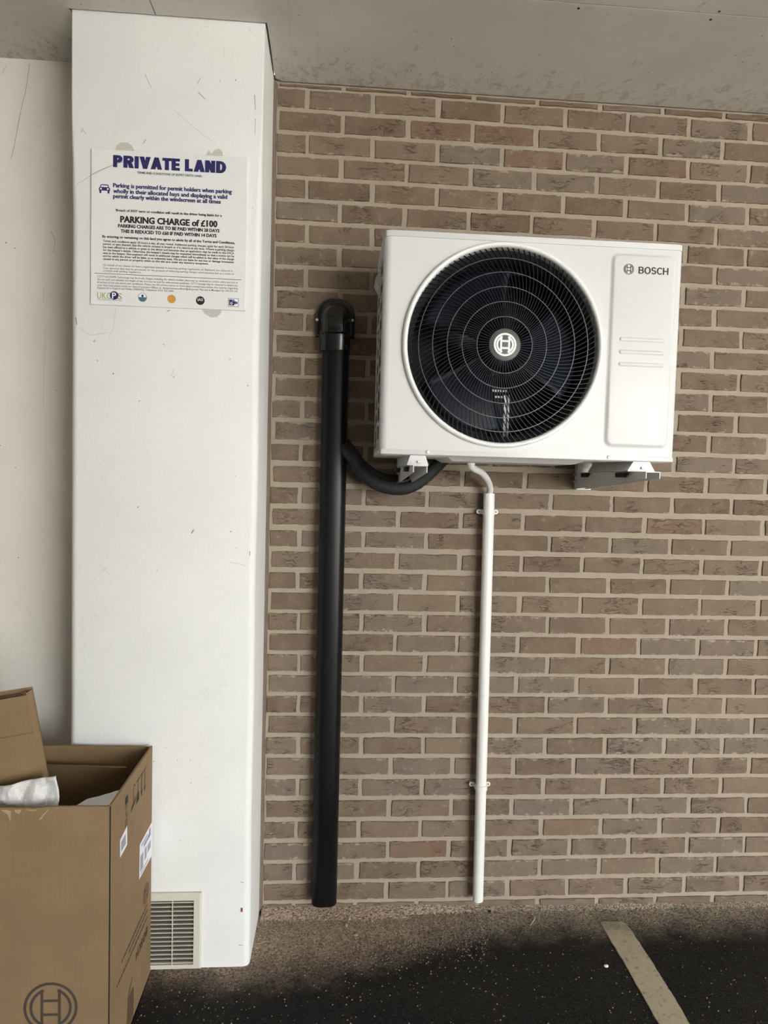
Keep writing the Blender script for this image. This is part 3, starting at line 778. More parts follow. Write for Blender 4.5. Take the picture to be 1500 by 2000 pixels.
# scratch across the sign and blobs of adhesive squeezed out round its rim
mb = MB(); stroke(mb, ((178, 342), (198, 332), (222, 322), (240, 316)), .0011, 1, SP, -.0009); obj('scratch', mb, M['ink'], sign, fix=False)
for pts, lab in (([(225, 294), (228, 284), (236, 279), (250, 279), (258, 285), (262, 293), (262, 300), (225, 300)], 'left'), ([(402, 304), (408, 294), (413, 301), (420, 293), (428, 291), (434, 296), (436, 306), (402, 308)], 'right'), ([(393, 602), (400, 612), (412, 620), (424, 619), (432, 611), (433, 604)], 'low')):
    P = [px(u, v, 1, YP) for u, v in pts]
    obj('adhesive_blob', MB().prism([(p.x, p.z) for p in P], 1, YP - .0018, YP - .0002), M['glue'], sign)

# ------------------------------------------------------------------ air vent at the foot of the pillar
VX0, VX1, VZ0, VZ1 = -0.640, -0.384, 0.0205, 0.2665
vent = thing('air_vent', ((VX0+VX1)/2, YP, VZ0), 'ivory plastic louvred air vent low on the white pillar beside the carton', 'air vent')
VF = YP - 0.012
ix0, ix1, iz0, iz1 = VX0 + 0.022, VX1 - 0.0225, VZ0 + 0.0165, VZ1 - 0.0225
mb = MB()
def bevframe(mb, o, i, yb, yf, lip):
    """picture-frame strip: outer rect o, inner rect i, front at yf"""
    def R(q, y): return [(q[0], y, q[2]), (q[1], y, q[2]), (q[1], y, q[3]), (q[0], y, q[3])]
    o2 = (o[0]+lip, o[1]-lip, o[2]+lip, o[3]-lip)
    return mb.loft([R(o, yb), R(o, yf + lip), R(o2, yf), R(i, yf), R(i, yb)], cap=False)
bevframe(mb, (VX0, VX1, VZ0, VZ1), (ix0, ix1, iz0, iz1), YP - .0005, VF, .004)
obj('frame', mb, M['ventpl'], vent)
obj('mesh_backing', MB().box((ix0, YP - .004, iz0), (ix1, YP - .001, iz1)), M['ventback'], vent)
for i in range(15):
    z = iz0 + 0.004 + (iz1 - iz0 - 0.012) * i / 14
    mb = MB().box((ix0, YP - .0108, z), (ix1, YP - .0050, z + .0022))
    obj('slat', mb, M['ventpl'], vent)
for x in (-0.4725, -0.5435):
    obj('mullion', MB().box((x - .001, YP - .0115, iz0), (x + .001, YP - .004, iz1)), M['ventpl'], vent)

# ------------------------------------------------------------------ black trunking with its wall cap
TX = -0.0025
duct = thing('pipe_trunking', (TX, 0, 0.057), 'tall black plastic pipe trunking fixed to the brick wall beside the pillar', 'pipe trunking')
def dsec(w, d, r, x=TX, n=6, y0=-0.002):
    """D-shaped section against the wall"""
    pts = [(x - w/2, y0), (x - w/2, -d + r)]
    for k in range(1, n + 1):
        a = math.pi + k*math.pi/2/n; pts.append((x - w/2 + r + r*math.cos(a), -d + r + r*math.sin(a)))
    for k in range(1, n + 1):
        a = 1.5*math.pi + k*math.pi/2/n; pts.append((x + w/2 - r + r*math.cos(a), -d + r + r*math.sin(a)))
    return pts + [(x + w/2, y0)]
rg = []
for z in (0.0575, 0.060, 0.5, 1.0, 1.5, 2.04):
    x = TX - 0.003*(z/2.0); e = 0.0025 if z < 0.059 else 0
    rg.append([(a, b, z) for a, b in dsec(0.090 - e*2, 0.066 - e, 0.030, x)])
obj('duct_cover', MB().loft(rg), M['trunk'], duct, smooth=50)
obj('back_channel', MB().box((TX - 0.047, -0.016, 0.060), (TX + 0.044, -0.001, 2.03)), M['trunk'], duct)
CX = -0.009
mb = MB()
rg = []
for z, w, d, r in ((2.005, .104, .070, .031), (2.008, .105, .071, .031), (2.072, .105, .071, .031)):
    rg.append([(a, b, z) for a, b in dsec(w, d, r, CX)])
mb.loft(rg)
cap = obj('wall_cap', mb, M['cap'], duct, smooth=50)
# flange: arched plate, softened toward its rim
def arch(w, z0, ztop, r, x=CX, n=10):
    pts = [(x - w/2, z0), (x + w/2, z0), (x + w/2, ztop - r)]
    for k in range(1, n): 
        a = k*math.pi/2/n; pts.append((x + w/2 - r + r*math.cos(a), ztop - r + r*math.sin(a)))
    for k in range(0, n + 1):
        a = math.pi/2 + k*math.pi/2/n; pts.append((x - w/2 + r + r*math.cos(a), ztop - r + r*math.sin(a)))
    return pts
def dome(mb, layers):
    """layers: (y, width, z0, ztop, radius)"""
    rings = [[(p[0], y, p[1]) for p in arch(w, z0, zt, r)] for y, w, z0, zt, r in layers]
    return mb.loft(rings)
mb = MB(); dome(mb, ((-.001, .134, 2.058, 2.189, .060), (-.020, .134, 2.058, 2.189, .060), (-.024, .131, 2.060, 2.187, .059), (-.0255, .124, 2.064, 2.183, .056)))
obj('cap_flange', mb, M['cap'], duct, smooth=60)
mb = MB(); dome(mb, ((-.020, .100, 2.050, 2.178, .046), (-.045, .097, 2.052, 2.173, .045), (-.060, .091, 2.056, 2.164, .042), (-.070, .082, 2.060, 2.151, .037), (-.077, .066, 2.066, 2.138, .029), (-.078, .056, 2.07, 2.13, .025)))
obj('cap_dome', mb, M['cap'], duct, smooth=60)
mb = MB().rbox((CX - .030, -.0845, 2.060), (CX + .030, -.060, 2.118), .006, 3)
obj('cap_boss', mb, M['cap'], duct, smooth=60)
for x, z in ((-0.0715, 2.113), (0.0505, 2.116)):
    obj('screw', MB().tube([(x, -.024, z), (x, -.029, z)], .0042, 14), M['brass'], duct)
    obj('screw_socket', MB().disc_y((x, z), .0015, -.0294, 8), M['darkbit'], duct)

# ------------------------------------------------------------------ insulated refrigerant hoses looping from the trunking to the unit
def spline(P, n=8):
    P = [Vector(p) for p in P]; out = []
    for i in range(len(P) - 1):
        p0, p1, p2, p3 = P[max(i-1, 0)], P[i], P[i+1], P[min(i+2, len(P)-1)]
        for k in range(n):
            t = k / n
            out.append(0.5*((2*p1) + (p2 - p0)*t + (2*p0 - 5*p1 + 4*p2 - p3)*t*t + (3*p1 - p0 - 3*p2 + p3)*t**3))
    return out + [P[-1]]
h1 = spline([(0.004, -.040, 1.692)] + [tuple(px(u, v, 1, y)) for u, v, y in ((688, 893, -.055), (699, 916, -.068), (720, 936, -.082), (748, 950, -.092), (780, 955, -.096), (808, 948, -.092), (832, 931, -.068), (856, 908, -.046), (878, 886, -.034), (915, 862, -.034), (960, 850, -.034))])
hz = thing('insulated_hose', tuple(h1[0]), 'thick black foam-insulated hose looping below the left end of the unit', 'hose')
obj('hose_foam', MB().tube(h1, [.0215 + .0008*math.sin(i*1.9) for i in range(len(h1))], 16), M['foam'], hz, smooth=60)
h2 = spline([(0.004, -.022, 1.738)] + [tuple(px(u, v, 1, y)) for u, v, y in ((694, 886, -.022), (708, 905, -.024), (735, 925, -.032), (770, 935, -.038), (800, 926, -.030), (820, 908, -.020), (828, 888, -.018), (831, 860, -.018))])
hz2 = thing('insulated_hose', tuple(h2[0]), 'thinner black hose running behind the thick insulated one', 'hose')
obj('hose_foam', MB().tube(h2, .013, 14), M['foam'], hz2, smooth=60)

# ------------------------------------------------------------------ white condensate drain pipe with elbow and clips
PY = -0.036
dp = thing('drain_pipe', (0.553, PY, 0.058), 'white plastic drain pipe running down the brick wall below the unit', 'drain pipe')
top = Vector((0.5445, PY, 1.533)); botp = Vector((0.5535, PY, 0.058))
mb = MB(); rings = []
def ring(c, r, n=24): return [(c.x + r*math.cos(a*2*math.pi/n), c.y + r*math.sin(a*2*math.pi/n), c.z) for a in range(n)]
mb.loft([ring(top - Vector((0,0,.05)), .0165), ring(top, .0165), ring(top, .0195), ring(top.lerp(botp, .33), .0195), ring(top.lerp(botp, .66), .0193), ring(botp, .0190), ring(botp, .016), ring(botp + Vector((0,0,.03)), .016)], cap=False)
obj('pipe', mb, M['pvc'], dp, smooth=50)
el = spline([tuple(px(920, 906, 1, -.20)), tuple(px(921, 912, 1, -.20)), tuple(px(928, 917, 1, -.185)), tuple(px(941, 924, 1, -.14)), tuple(px(952, 938, 1, -.085)), tuple(px(957, 955, 1, -.045)), (0.5445, PY, 1.52), (0.5446, PY, 1.48)], 6)
obj('elbow_hose', MB().tube(el, [.0105]*4 + [.0115]*(len(el)-4), 14), M['pvc2'], dp, smooth=60)
c = px(920, 907, 1, -.20)
obj('drain_flange', MB().tube([(c.x, -.20, 1.6335), (c.x, -.20, 1.6275)], .0135, 18), M['pvc'], dp, smooth=50)
for zc, lab in ((1.467, 'white saddle clip holding the drain pipe just below the unit'), (0.478, 'white saddle clip on the lower part of the drain pipe')):
    cx = top.x + (botp.x - top.x)*(top.z - zc)/(top.z - botp.z)
    cl = thing('pipe_clip', (cx, 0, zc), lab, 'pipe clip', 'saddle clips on the drain pipe')
    mb = MB(); n = 20; rg = []
    for zz in (zc - .009, zc + .009):
        rg.append([(cx + .0225*math.cos(math.pi + a*math.pi/n), PY + .0225*math.sin(math.pi + a*math.pi/n), zz) for a in range(n + 1)] + [(cx + .0198*math.cos(2*math.pi - a*math.pi/n), PY + .0198*math.sin(2*math.pi - a*math.pi/n), zz) for a in range(n + 1)])
    mb.loft(rg)
    obj('band', mb, M['pvc'], cl, smooth=50)
    for s in (-1, 1):
        prof = [(cx + s*.0190, zc - .008), (cx + s*.0190, zc + .008)]
        for k in range(9):
            a = math.pi/2 - k*math.pi/8; prof.append((cx + s*(.031 + .008*math.cos(a)), zc + .008*math.sin(a)))
        ear = obj('ear', MB().prism(prof, 1, -.016, -.0125), M['pvc'], cl)
        obj('leg', MB().box((min(cx + s*.0198, cx + s*.0225), PY, zc - .008), (max(cx + s*.0198, cx + s*.0225), -.0125, zc + .008)), M['pvc'], cl)
        obj('spacer', MB().tube([(cx + s*.031, -.0125, zc), (cx + s*.031, 0.0, zc)], .0055, 10), M['pvc'], cl)
        obj('screw', MB().tube([(cx + s*.031, -.0160, zc), (cx + s*.031, -.0172, zc)], .0032, 10), M['inkgrey'], ear)

# ------------------------------------------------------------------ outdoor unit
X0, X1, YF, YB, Z0, ZS, ZL, Z1 = 0.132, 1.026, -0.400, -0.062, 1.646, 1.6625, 2.2755, 2.302
FC = (0.489, 1.9745); FR = 0.298
unit = thing('outdoor_unit', ((X0+X1)/2, (YF+YB)/2, 1.6165), 'white wall-mounted air conditioning outdoor unit with large round fan grille', 'outdoor unit')
RC = 0.020
mb = MB()
hx0, hx1, hz0, hz1 = X0 + RC, X1 - RC, ZS, ZL
angs = sorted([2*math.pi*i/128 for i in range(128)] + [math.atan2(z - FC[1], x - FC[0]) % (2*math.pi) for x in (hx0, hx1) for z in (hz0, hz1)])
ci, ro = [], []
for a in angs:
    ca, sa = math.cos(a), math.sin(a); t = 1e9
    if ca > 1e-9: t = min(t, (hx1 - FC[0])/ca)
    if ca < -1e-9: t = min(t, (hx0 - FC[0])/ca)
    if sa > 1e-9: t = min(t, (hz1 - FC[1])/sa)
    if sa < -1e-9: t = min(t, (hz0 - FC[1])/sa)
    ci.append((FC[0] + 0.288*ca, YF, FC[1] + 0.288*sa)); ro.append((FC[0] + t*ca, YF, FC[1] + t*sa))
k = len(angs)
mb.add(ci + ro, [(i, (i+1) % k, k + (i+1) % k, k + i) for i in range(k)])
for sx, xe in ((1, X0), (-1, X1)):
    prof = [(xe + sx*RC - sx*RC*math.sin(a*math.pi/2/8), YF + RC - RC*math.cos(a*math.pi/2/8)) for a in range(9)] + [(xe, -0.335)]
    mb.loft([[(p[0], p[1], z) for p in prof] for z in (ZS, ZL)], cap=False, closed=False)
fp = obj('front_panel', mb, M['case'], unit, smooth=30)
# raised service cover with soft sloping border
PX0, PX1, PZ0, PZ1 = 0.803, 1.003, 1.6865, 2.2605
def slope_plate(mb, x0, x1, z0, z1, r, y0, y1, w, n=8):
    steps = [(0, 0), (0.25, 0.08), (0.5, 0.5), (0.75, 0.92), (1, 1)]
    rings = [[(p[0], y0 + (y1-y0)*h, p[1]) for p in rrect(x0 + w*t, x1 - w*t, z0 + w*t, z1 - w*t, max(.0004, min(r - w*t*0.5, (z1 - z0)/2 - w*t - 2e-4)), n)] for t, h in steps]
    mb.loft(rings, cap=False); m = len(rings[-1]); mb.f.append(tuple(range(len(mb.v) - m, len(mb.v))))
    return mb
sc = obj('service_cover', slope_plate(MB(), PX0, PX1, PZ0, PZ1, .022, YF - .0003, YF - .0075, .012), M['case'], unit, smooth=60)
for z in (2.0085, 1.9715, 1.9355):
    obj('embossed_rib', slope_plate(MB(), .834, .975, z - .0095, z + .0065, .0075, YF - .0073, YF - .0110, .0065), M['case'], sc, smooth=60)
mb = MB(); armature_logo(mb, (.8550, YF - .0081, 2.2120), XH, ZH, .0155, .13); obj('emblem', mb, M['ink'], sc, fix=False)
mb = MB(); block_fit(mb, 'BOSCH', .19, (.8845, YF - .0081, 2.2003), XH, ZH, .0915, .0205); obj('brand_lettering', mb, M['ink'], sc, fix=False)
# lid
mb = MB(); lr = []
for z, e in ((ZL, 0), (ZL + .001, -.002), (ZL + .017, -.002), (Z1 - .003, .008), (Z1, .016)):
    lr.append([(x, y, z) for x, y in [(X0 + e, YB), (X0 + e, YF + .020 + e*.4), (X0 + .006 + e, YF + .007 + e), (X0 + .020 + e, YF + e), (X1 - .020 - e, YF + e), (X1 - .006 - e, YF + .007 + e), (X1 - e, YF + .020 + e*.4), (X1 - e, YB)]])
obj('lid', mb.loft(lr), M['case'], unit, smooth=35)
# base pan with underside tray
mb = MB(); br_ = []
for z, e in ((Z0, .004), (Z0 + .003, 0), (ZS - .0015, 0), (ZS - .0015, .002), (ZS, .002)):
    br_.append([(x, y, z) for x, y in [(X0 + e, YB), (X0 + e, YF + .012), (X0 + .004 + e, YF + .003 + e), (X0 + .014 + e, YF - .001 + e), (X1 - .014 - e, YF - .001 + e), (X1 - .004 - e, YF + .003 + e), (X1 - e, YF + .012), (X1 - e, YB)]])
bp = obj('base_pan', mb.loft(br_), M['case'], unit, smooth=35)
obj('tray', MB().hexa([(.36, -.33, 1.634), (.74, -.33, 1.634), (.74, -.11, 1.634), (.36, -.11, 1.634)], [(.34, -.355, Z0), (.77, -.355, Z0), (.77, -.09, Z0), (.34, -.09, Z0)]), M['bracket'], bp)
for x, z in ((.2735, 1.6565), (.821, 1.6565)):
    s = obj('screw', MB().tube([(x, YF, z), (x, YF - .004, z), (x, YF - .0045, z)], [.0058, .0050, .003], 12), M['galv'], unit, smooth=40)
# sides, back and interior
obj('side_panel', MB().box((X1 - .002, -.336, ZS), (X1, YB, ZL)), M['case'], unit)
mb = MB(); xs0, xs1 = X0 + .0004, X0 + .0035
for y0, y1 in ((-.336, -.318), (-.205, -.190), (-.080, -.064)): mb.box((xs0, y0, ZS), (xs1, y1, ZL))
for i in range(11):
    z = ZS + .028 + i*(ZL - ZS - .06)/10
    for (ya, yb, dzz) in ((-.318, -.205, 0.0), (-.190, -.080, -0.010)):
        mb.hexa([(xs0, ya, z - .006 + dzz), (xs1, ya, z - .006 + dzz), (xs1, yb, z - .006 + dzz), (xs0, yb, z - .006 + dzz)], [(xs0, ya, z + .006 + dzz), (xs1, ya, z + .006 + dzz), (xs1, yb, z + .006 + dzz), (xs0, yb, z + .006 + dzz)])
mb.box((xs0, -.318, ZS), (xs1, -.080, ZS + .02)); mb.box((xs0, -.318, ZL - .02), (xs1, -.080, ZL))
obj('side_grille', mb, M['case'], unit)
obj('side_handle', MB().hexa([(X0 - .012, -.16, 2.215), (X0 + .002, -.16, 2.195), (X0 + .002, -.068, 2.195), (X0 - .012, -.068, 2.215)], [(X0 - .014, -.16, 2.222), (X0 + .002, -.16, 2.250), (X0 + .002, -.068, 2.250), (X0 - .014, -.068, 2.222)]), M['case'], unit)
mb = MB().box((X0 + .010, -.33, ZS), (X0 + .030, YB - .004, ZL)).box((X0 + .010, YB - .024, ZS), (.80, YB - .002, ZL))
coil = obj('coil', mb, M['coil'], unit)
obj('light_leak_divider', MB().box((.798, -.392, ZS), (.802, YB, ZL)), M['inner'], unit)  # unseen divider, added so light does not leak through the casing
# fan bezel, shroud
obj('fan_bezel', MB().lathe_y(FC, [(.2995, YF), (.2995, YF - .006), (.2975, YF - .0115), (.2935, YF - .0140), (.2890, YF - .0130), (.2855, YF - .0085), (.2840, YF - .002), (.2835, YF + .022), (.2865, YF + .022), (.2870, YF)], 96, True), M['bezel'], unit, smooth=60)
obj('shroud', MB().lathe_y(FC, [(.2835, YF + .022), (.274, YF + .030), (.266, YF + .05), (.262, YF + .09), (.266, YF + .13), (.285, YF + .15)], 72), M['inner'], unit, smooth=60)
# grille: swirled vanes and rings
def gy(r): return YF - .0040 - .012*(1 - (r/.283)**2)
mb = MB()
def vane(a0, r0, r1, n, w, dep):
    rings = []
    for i in range(n + 1):
        r = r0 + (r1 - r0)*i/n
        s = max(0, (r - .035)/.248); a = a0 + .40*s**1.45
        sl = r*.40*1.45*max(s, 0)**.45/.248
        tx, tz = math.cos(a) - sl*math.sin(a), math.sin(a) + sl*math.cos(a); L_ = math.hypot(tx, tz); nx, nz = -tz/L_*w/2, tx/L_*w/2
        x, z, y = FC[0] + r*math.cos(a), FC[1] + r*math.sin(a), gy(r)
        rings.append([(x - nx, y, z - nz), (x + nx, y, z + nz), (x + nx, y + dep, z + nz), (x - nx, y + dep, z - nz)])
    mb.loft(rings)
for i in range(108):
    vane(2*math.pi*i/108, .034 if i % 2 == 0 else .082, .2838, 12 if i % 2 == 0 else 9, .0017, .0065)
obj('grille_vanes', mb, M['black'], unit)
mb = MB()
for r in (.082, .1255, .169, .2115, .2525):
    y = gy(r); mb.lathe_y(FC, [(r - .0011, y - .0008), (r + .0011, y - .0008), (r + .0011, y + .004), (r - .0011, y + .004)], 80, True)
obj('grille_rings', mb, flat('ring_lit_grey', (0.05, 0.05, 0.05), 0.4), unit, smooth=40)  # rings coloured lighter than the vanes for the light they catch
hub = obj('grille_hub', MB().lathe_y(FC, [(.0001, gy(0) - .0045), (.0440, gy(0) - .0042), (.0468, gy(0) - .002), (.0472, gy(0) + .006), (.0001, gy(0) + .006)], 48), M['hubgrey'], unit, smooth=40)
mb = MB(); armature_logo(mb, (FC[0], gy(0) - .0052, FC[1]), XH, ZH, .0335, .17); obj('emblem', mb, M['white'], hub, fix=False)
# fan rotor at rest
rot = obj('fan_rotor', MB().lathe_y(FC, [(.0001, -.352), (.045, -.350), (.060, -.338), (.064, -.30), (.064, -.24), (.0001, -.24)], 40), M['blade'], unit, smooth=50)
for bk in range(3):
    mb = MB(); A0 = math.radians(83 + 120*bk); n, m = 12, 14
    for side in (0, 1):
        pass
    grid = []
    for i in range(n + 1):
        s = i/n; r = .058 + (.252 - .058)*s
        lead = A0 + .04*math.sin(s*3.0) ; width = math.radians(58 + 26*s - 8*s*s)
        row = []
        for j in range(m + 1):
            t = j/m; a = lead + width*t
            rr = r - .012*s*(t - .5)**2*4
            row.append((FC[0] + rr*math.cos(a), -.352 + .085*t + .012*s*math.sin(math.pi*t), FC[1] + rr*math.sin(a)))
        grid.append(row)
    vs = [p for row in grid for p in row]; W_ = m + 1
    fs = [(i*W_+j, i*W_+j+1, (i+1)*W_+j+1, (i+1)*W_+j) for i in range(n) for j in range(m)]
    b_ = obj('fan_blade', mb.add(vs, fs), M['blade'], rot, smooth=60)
    sd = b_.modifiers.new('thickness', 'SOLIDIFY'); sd.thickness = .003
# motor bracket seen between the blades
p0, p1 = px(986, 872, 1, -.18), px(988, 772, 1, -.18)
mb = MB().box((p0.x - .009, -.185, ZS), (p0.x - .001, -.175, p1.z)).box((p0.x + .004, -.185, ZS), (p0.x + .009, -.175, p1.z))
a, b = px(930, 776, 1, -.18), px(990, 764, 1, -.18)
obj('motor_bracket', mb, M['white'], unit); mb = MB()
mb.box((a.x, -.186, a.z), (b.x, -.174, a.z + .006)).box((a.x, -.186, b.z - .004), (b.x, -.174, b.z + .003))
obj('motor_crossbar', mb, M['white'], unit); mb = MB()
a, b = px(897, 680, 1, -.18), px(903, 622, 1, -.18); mb.box((a.x, -.186, a.z), (b.x, -.174, b.z)); a, b = px(903, 672, 1, -.18), px(930, 655, 1, -.18); mb.box((a.x, -.186, a.z), (b.x, -.174, b.z))
obj('motor_arm', mb, M['bracket'], unit)
obj('fan_motor', MB().lathe_y(FC, [(.0001, -.24), (.055, -.24), (.055, -.10), (.0001, -.10)], 32), M['inner'], unit, smooth=50)
# feet: pressed trapezoid channels under the pan
for xa, xb, ta, tb in ((.2135, .2765, .2225, .2675), (.880, .963, .897, .947)):
    mb = MB(); F0, F1 = YF + .008, YB - .020
    def sec(y, i): return [(xa + i, y, 1.6165), (xa + i, y, 1.6195), (ta + i*.5, y, Z0), (tb - i*.5, y, Z0), (xb - i, y, 1.6195), (xb - i, y, 1.6165)]
    mb.loft([sec(F0 - .012, .0), sec(F0, 0), sec(F1, 0)])
    ft = obj('foot', mb, M['bracket'], unit)
    xm = (ta + tb)/2
    obj('foot_bolt', MB().rbox((xm - .002, F0 - .0185, 1.6235), (xm + .010, F0 - .010, 1.6305), .001, 1), M['galv'], ft)

# ------------------------------------------------------------------ wall brackets carrying the unit
def bracket(xw, xf, w, label, yend=-.470):
    br = thing('wall_bracket', (xw + w/2, 0, 1.554), label, 'wall bracket', 'steel brackets under the unit')
    def X(y): return xw + (xf - xw)*(-y/.47)
    zt = 1.6155; t = .0022
    def slab(xl0, xl1, z0a, z0b, z1):      # strip from wall (a) to tip (b) between offsets xl0..xl1
        ya, yb = -.004, yend
        return MB().hexa([(X(yb)+xl0, yb, z0b), (X(yb)+xl1, yb, z0b), (X(ya)+xl1, ya, z0a), (X(ya)+xl0, ya, z0a)],
                         [(X(yb)+xl0, yb, z1), (X(yb)+xl1, yb, z1), (X(ya)+xl1, ya, z1), (X(ya)+xl0, ya, z1)])
    obj('arm_top', slab(0, w, zt - t, zt - t, zt), M['bracket'], br)
    for a in (0, w - t):
        obj('arm_web', slab(a, a + t, 1.556, 1.5955, zt - t), M['bracket'], br)
    obj('wall_plate', MB().box((xw - .001, -.004, 1.554), (xw + w + .016, -.0015, 1.80)), M['bracket'], br)
    obj('plate_flange', MB().box((xw - .001, -.026, 1.554), (xw + .0012, -.004, 1.80)), M['bracket'], br)
    for z in (1.583, 1.606):
        obj('bolt', MB().tube([(xw - .010, -.015, z), (xw + .006, -.015, z)], .0028, 8).tube([(xw - .004, -.015, z), (xw - .0005, -.015, z)], .0055, 6), M['galv'], br)
    for ya, yb in ((-.130, -.070), (-.385, -.310)):  # black blocks standing in for the shade in the flange notches
        obj('notch_shade_block', MB().hexa([(X(yb) - .010, ya + .02, 1.5985), (X(yb) + .0005, ya + .02, 1.5985), (X(yb) + .0005, yb, 1.5985), (X(yb) - .010, yb, 1.5985)],
                                     [(X(yb) - .010, ya, 1.6125), (X(yb) + .0005, ya, 1.6125), (X(yb) + .0005, yb, 1.6125), (X(yb) - .010, yb, 1.6125)]), M['notch_shade'], br)
    return br
bracket(.2195, .2245, .041, 'white steel wall bracket under the left end of the unit, above the black hose')
bracket(.8630, .9060, .043, 'white steel wall bracket under the right end of the unit')

# ------------------------------------------------------------------ open cardboard carton, upside down, with packaging in it
BX0, BX1, BY0, BY1 = -1.46, -0.535, -0.690, -0.312
BZ0, BZ1 = 0.0182, 0.741
T = 0.006
box = thing('cardboard_box', ((BX0+BX1)/2, (BY0+BY1)/2, BZ0), 'large open brown cardboard carton standing upside down in front of the pillar', 'cardboard box')
obj('bottom', MB().box((BX0, BY0, BZ0), (BX1, BY1, BZ0 + T)), M['card'], box)
# front wall with a ragged torn top edge
rt = random.Random(5)
n = 90; A = []; 
for i in range(n + 1):
    x = BX0 + (BX1 - 0.0045 - BX0)*i/n
    d = 0.0015*noise.noise((x*30, 0, 0))
    if -0.85 < x < -0.70: d -= 0.006*max(0, noise.noise((x*60, 4, 0))) + .002
    A.append((x, BZ1 - .002 + d))
poly = A + [(BX1 - .0045, BZ0), (BX0, BZ0)]
obj('front_wall', MB().prism(poly, 1, BY0, BY0 + T), M['card'], box)
obj('right_wall', MB().prism([(BY0 + .0015, BZ0), (BY1, BZ0), (BY1, BZ1), (BY0 + .0015, BZ1 + .001)], 0, BX1 - T, BX1), M['card'], box)
obj('back_wall', MB().prism([(BX0, BZ0), (BX1 - T, BZ0), (BX1 - T, BZ1 - .002), (-.70, BZ1), (-.80, BZ1 + .003), (-.87, BZ1 + .001), (BX0, BZ1)], 1, BY1 - T, BY1), M['card'], box)
obj('left_wall', MB().box((BX0, BY0, BZ0), (BX0 + T, BY1, BZ1)), M['card'], box)
# dark strip painted in for the shade inside the corner glue seam
obj('seam_shade_strip', MB().box((BX1 - .0045, BY0 + .0006, BZ0), (BX1 - .0012, BY0 + .0020, BZ1 - .002)), M['darkbit'], box)
for pts in ([(2, 1582), (12, 1578), (22, 1584), (20, 1604), (15, 1590)], [(28, 1579), (42, 1578), (38, 1590), (30, 1586)], [(52, 1577), (76, 1576), (66, 1584), (56, 1583)], [(76, 1600), (93, 1580), (95, 1581), (80, 1601)]):
    Q = [px(u, v, 1, BY0) for u, v in pts]
    obj('torn_paper', MB().prism([(p.x, min(p.z, BZ1 - .009)) for p in Q], 1, BY0 - .0008, BY0 + .0004), M['torn'], box)
# prints: emblem on the front, handling marks, lettering and labels on the right side (all upside down)
mb = MB(); c = px(99, 1968, 1, BY0); armature_logo(mb, (c.x, BY0 - .0006, c.z), XH, -1*ZH, .0665, .105); obj('front_emblem', mb, M['boxprint2'], box, fix=False)
SX = BX1 + .0006
YH = Vector((0, 1, 0))
def side_poly(name, pts, mat, off=0.0):
    P = [px(u, v, 0, BX1) for u, v in pts]
    return obj(name, MB().add([(SX + off, p.y, p.z) for p in P], [tuple(range(len(P)))]), M[mat], box, fix=False)
def side_rect(mb, y0, y1, z0, z1, off=0.0): mb.add([(SX + off, y0, z0), (SX + off, y1, z0), (SX + off, y1, z1), (SX + off, y0, z1)], [(0, 1, 2, 3)])
mb = MB()
zt, zb = .702, .640
for y in (-.395, -.425):                                   # two arrows under a bar, pointing down
    side_rect(mb, y - .0025, y + .0025, zb + .012, zt)
    mb.add([(SX, y - .009, zb + .014), (SX, y + .009, zb + .014), (SX, y, zb - .004)], [(0, 1, 2)])
side_rect(mb, -.440, -.380, zt, zt + .003)
obj('this_way_up_mark', mb, M['boxprint'], box, fix=False); mb = MB()
y = -.463                                                  # upside-down goblet
side_rect(mb, y - .016, y + .016, zt - .001, zt + .003); side_rect(mb, y - .002, y + .002, .667, zt)
mb.add([(SX, y - .009, .668), (SX, y + .009, .668), (SX, y + .014, .642), (SX, y - .014, .638)], [(0, 1, 2, 3)])
obj('fragile_mark', mb, M['boxprint'], box, fix=False); mb = MB()
y = -.505                                                  # umbrella, upside down
side_rect(mb, y - .0018, y + .0018, .655, .699); v, f = annulus(.006, .009, 0, 180, 10); put_print(mb, [(q[0] + .0075, q[1]) for q in v], f, (SX, y, .697), YH, ZH)
mb.add([(SX, y - .024, .640), (SX, y + .022, .655), (SX, y + .024, .664), (SX, y + .006, .656), (SX, y - .010, .655), (SX, y - .022, .648)], [(0, 1, 2, 3, 4, 5)])
obj('keep_dry_mark', mb, M['boxprint'], box, fix=False); mb = MB()
y = -.567; side_rect(mb, y - .012, y + .012, .684, .706)    # stacking mark
for kx in range(5): side_rect(mb, y - .010 + (kx % 2)*.004, y + .010 - (kx % 3)*.003, .6765 - kx*.0085, .6790 - kx*.0085)
side_rect(mb, y - .014, y + .010, .634, .638); side_rect(mb, y - .012, y + .012, .626, .629)
obj('stacking_mark', mb, M['boxprint'], box, fix=False)
side_poly('tear', [(262, 1618), (265, 1606), (265, 1612), (263, 1630)], 'tape')
side_poly('barcode_label', [(234, 1641), (248, 1613), (248, 1650), (234, 1676)], 'paper')
side_poly('barcode', [(236, 1645), (245, 1628), (245, 1648), (236, 1664)], 'barcode', .0004)
side_poly('shipping_label', [(272.5, 1650), (297, 1604), (296, 1671), (271.5, 1718)], 'paper')
mb = MB()
for (y0, y1, z0, z1) in ((-.435, -.405, .415, .462), (-.400, -.340, .470, .482), (-.425, -.36, .486, .492), (-.39, -.37, .425, .46), (-.36, -.325, .43, .455), (-.43, -.35, .405, .410), (-.345, -.325, .470, .495)): side_rect(mb, y0, y1, z0, z1, .0004)
obj('label_print', mb, M['barcode'], box, fix=False)
mb = MB(); armature_logo(mb, (SX, -.371, .314), -1*YH, -1*ZH, .0285, .09)
obj('side_emblem', mb, M['boxprint'], box, fix=False)
mb = MB(); block_fit(mb, 'BOSCH', .2, (SX, -.352, .200), -1*YH, -1*ZH, .118, .024)
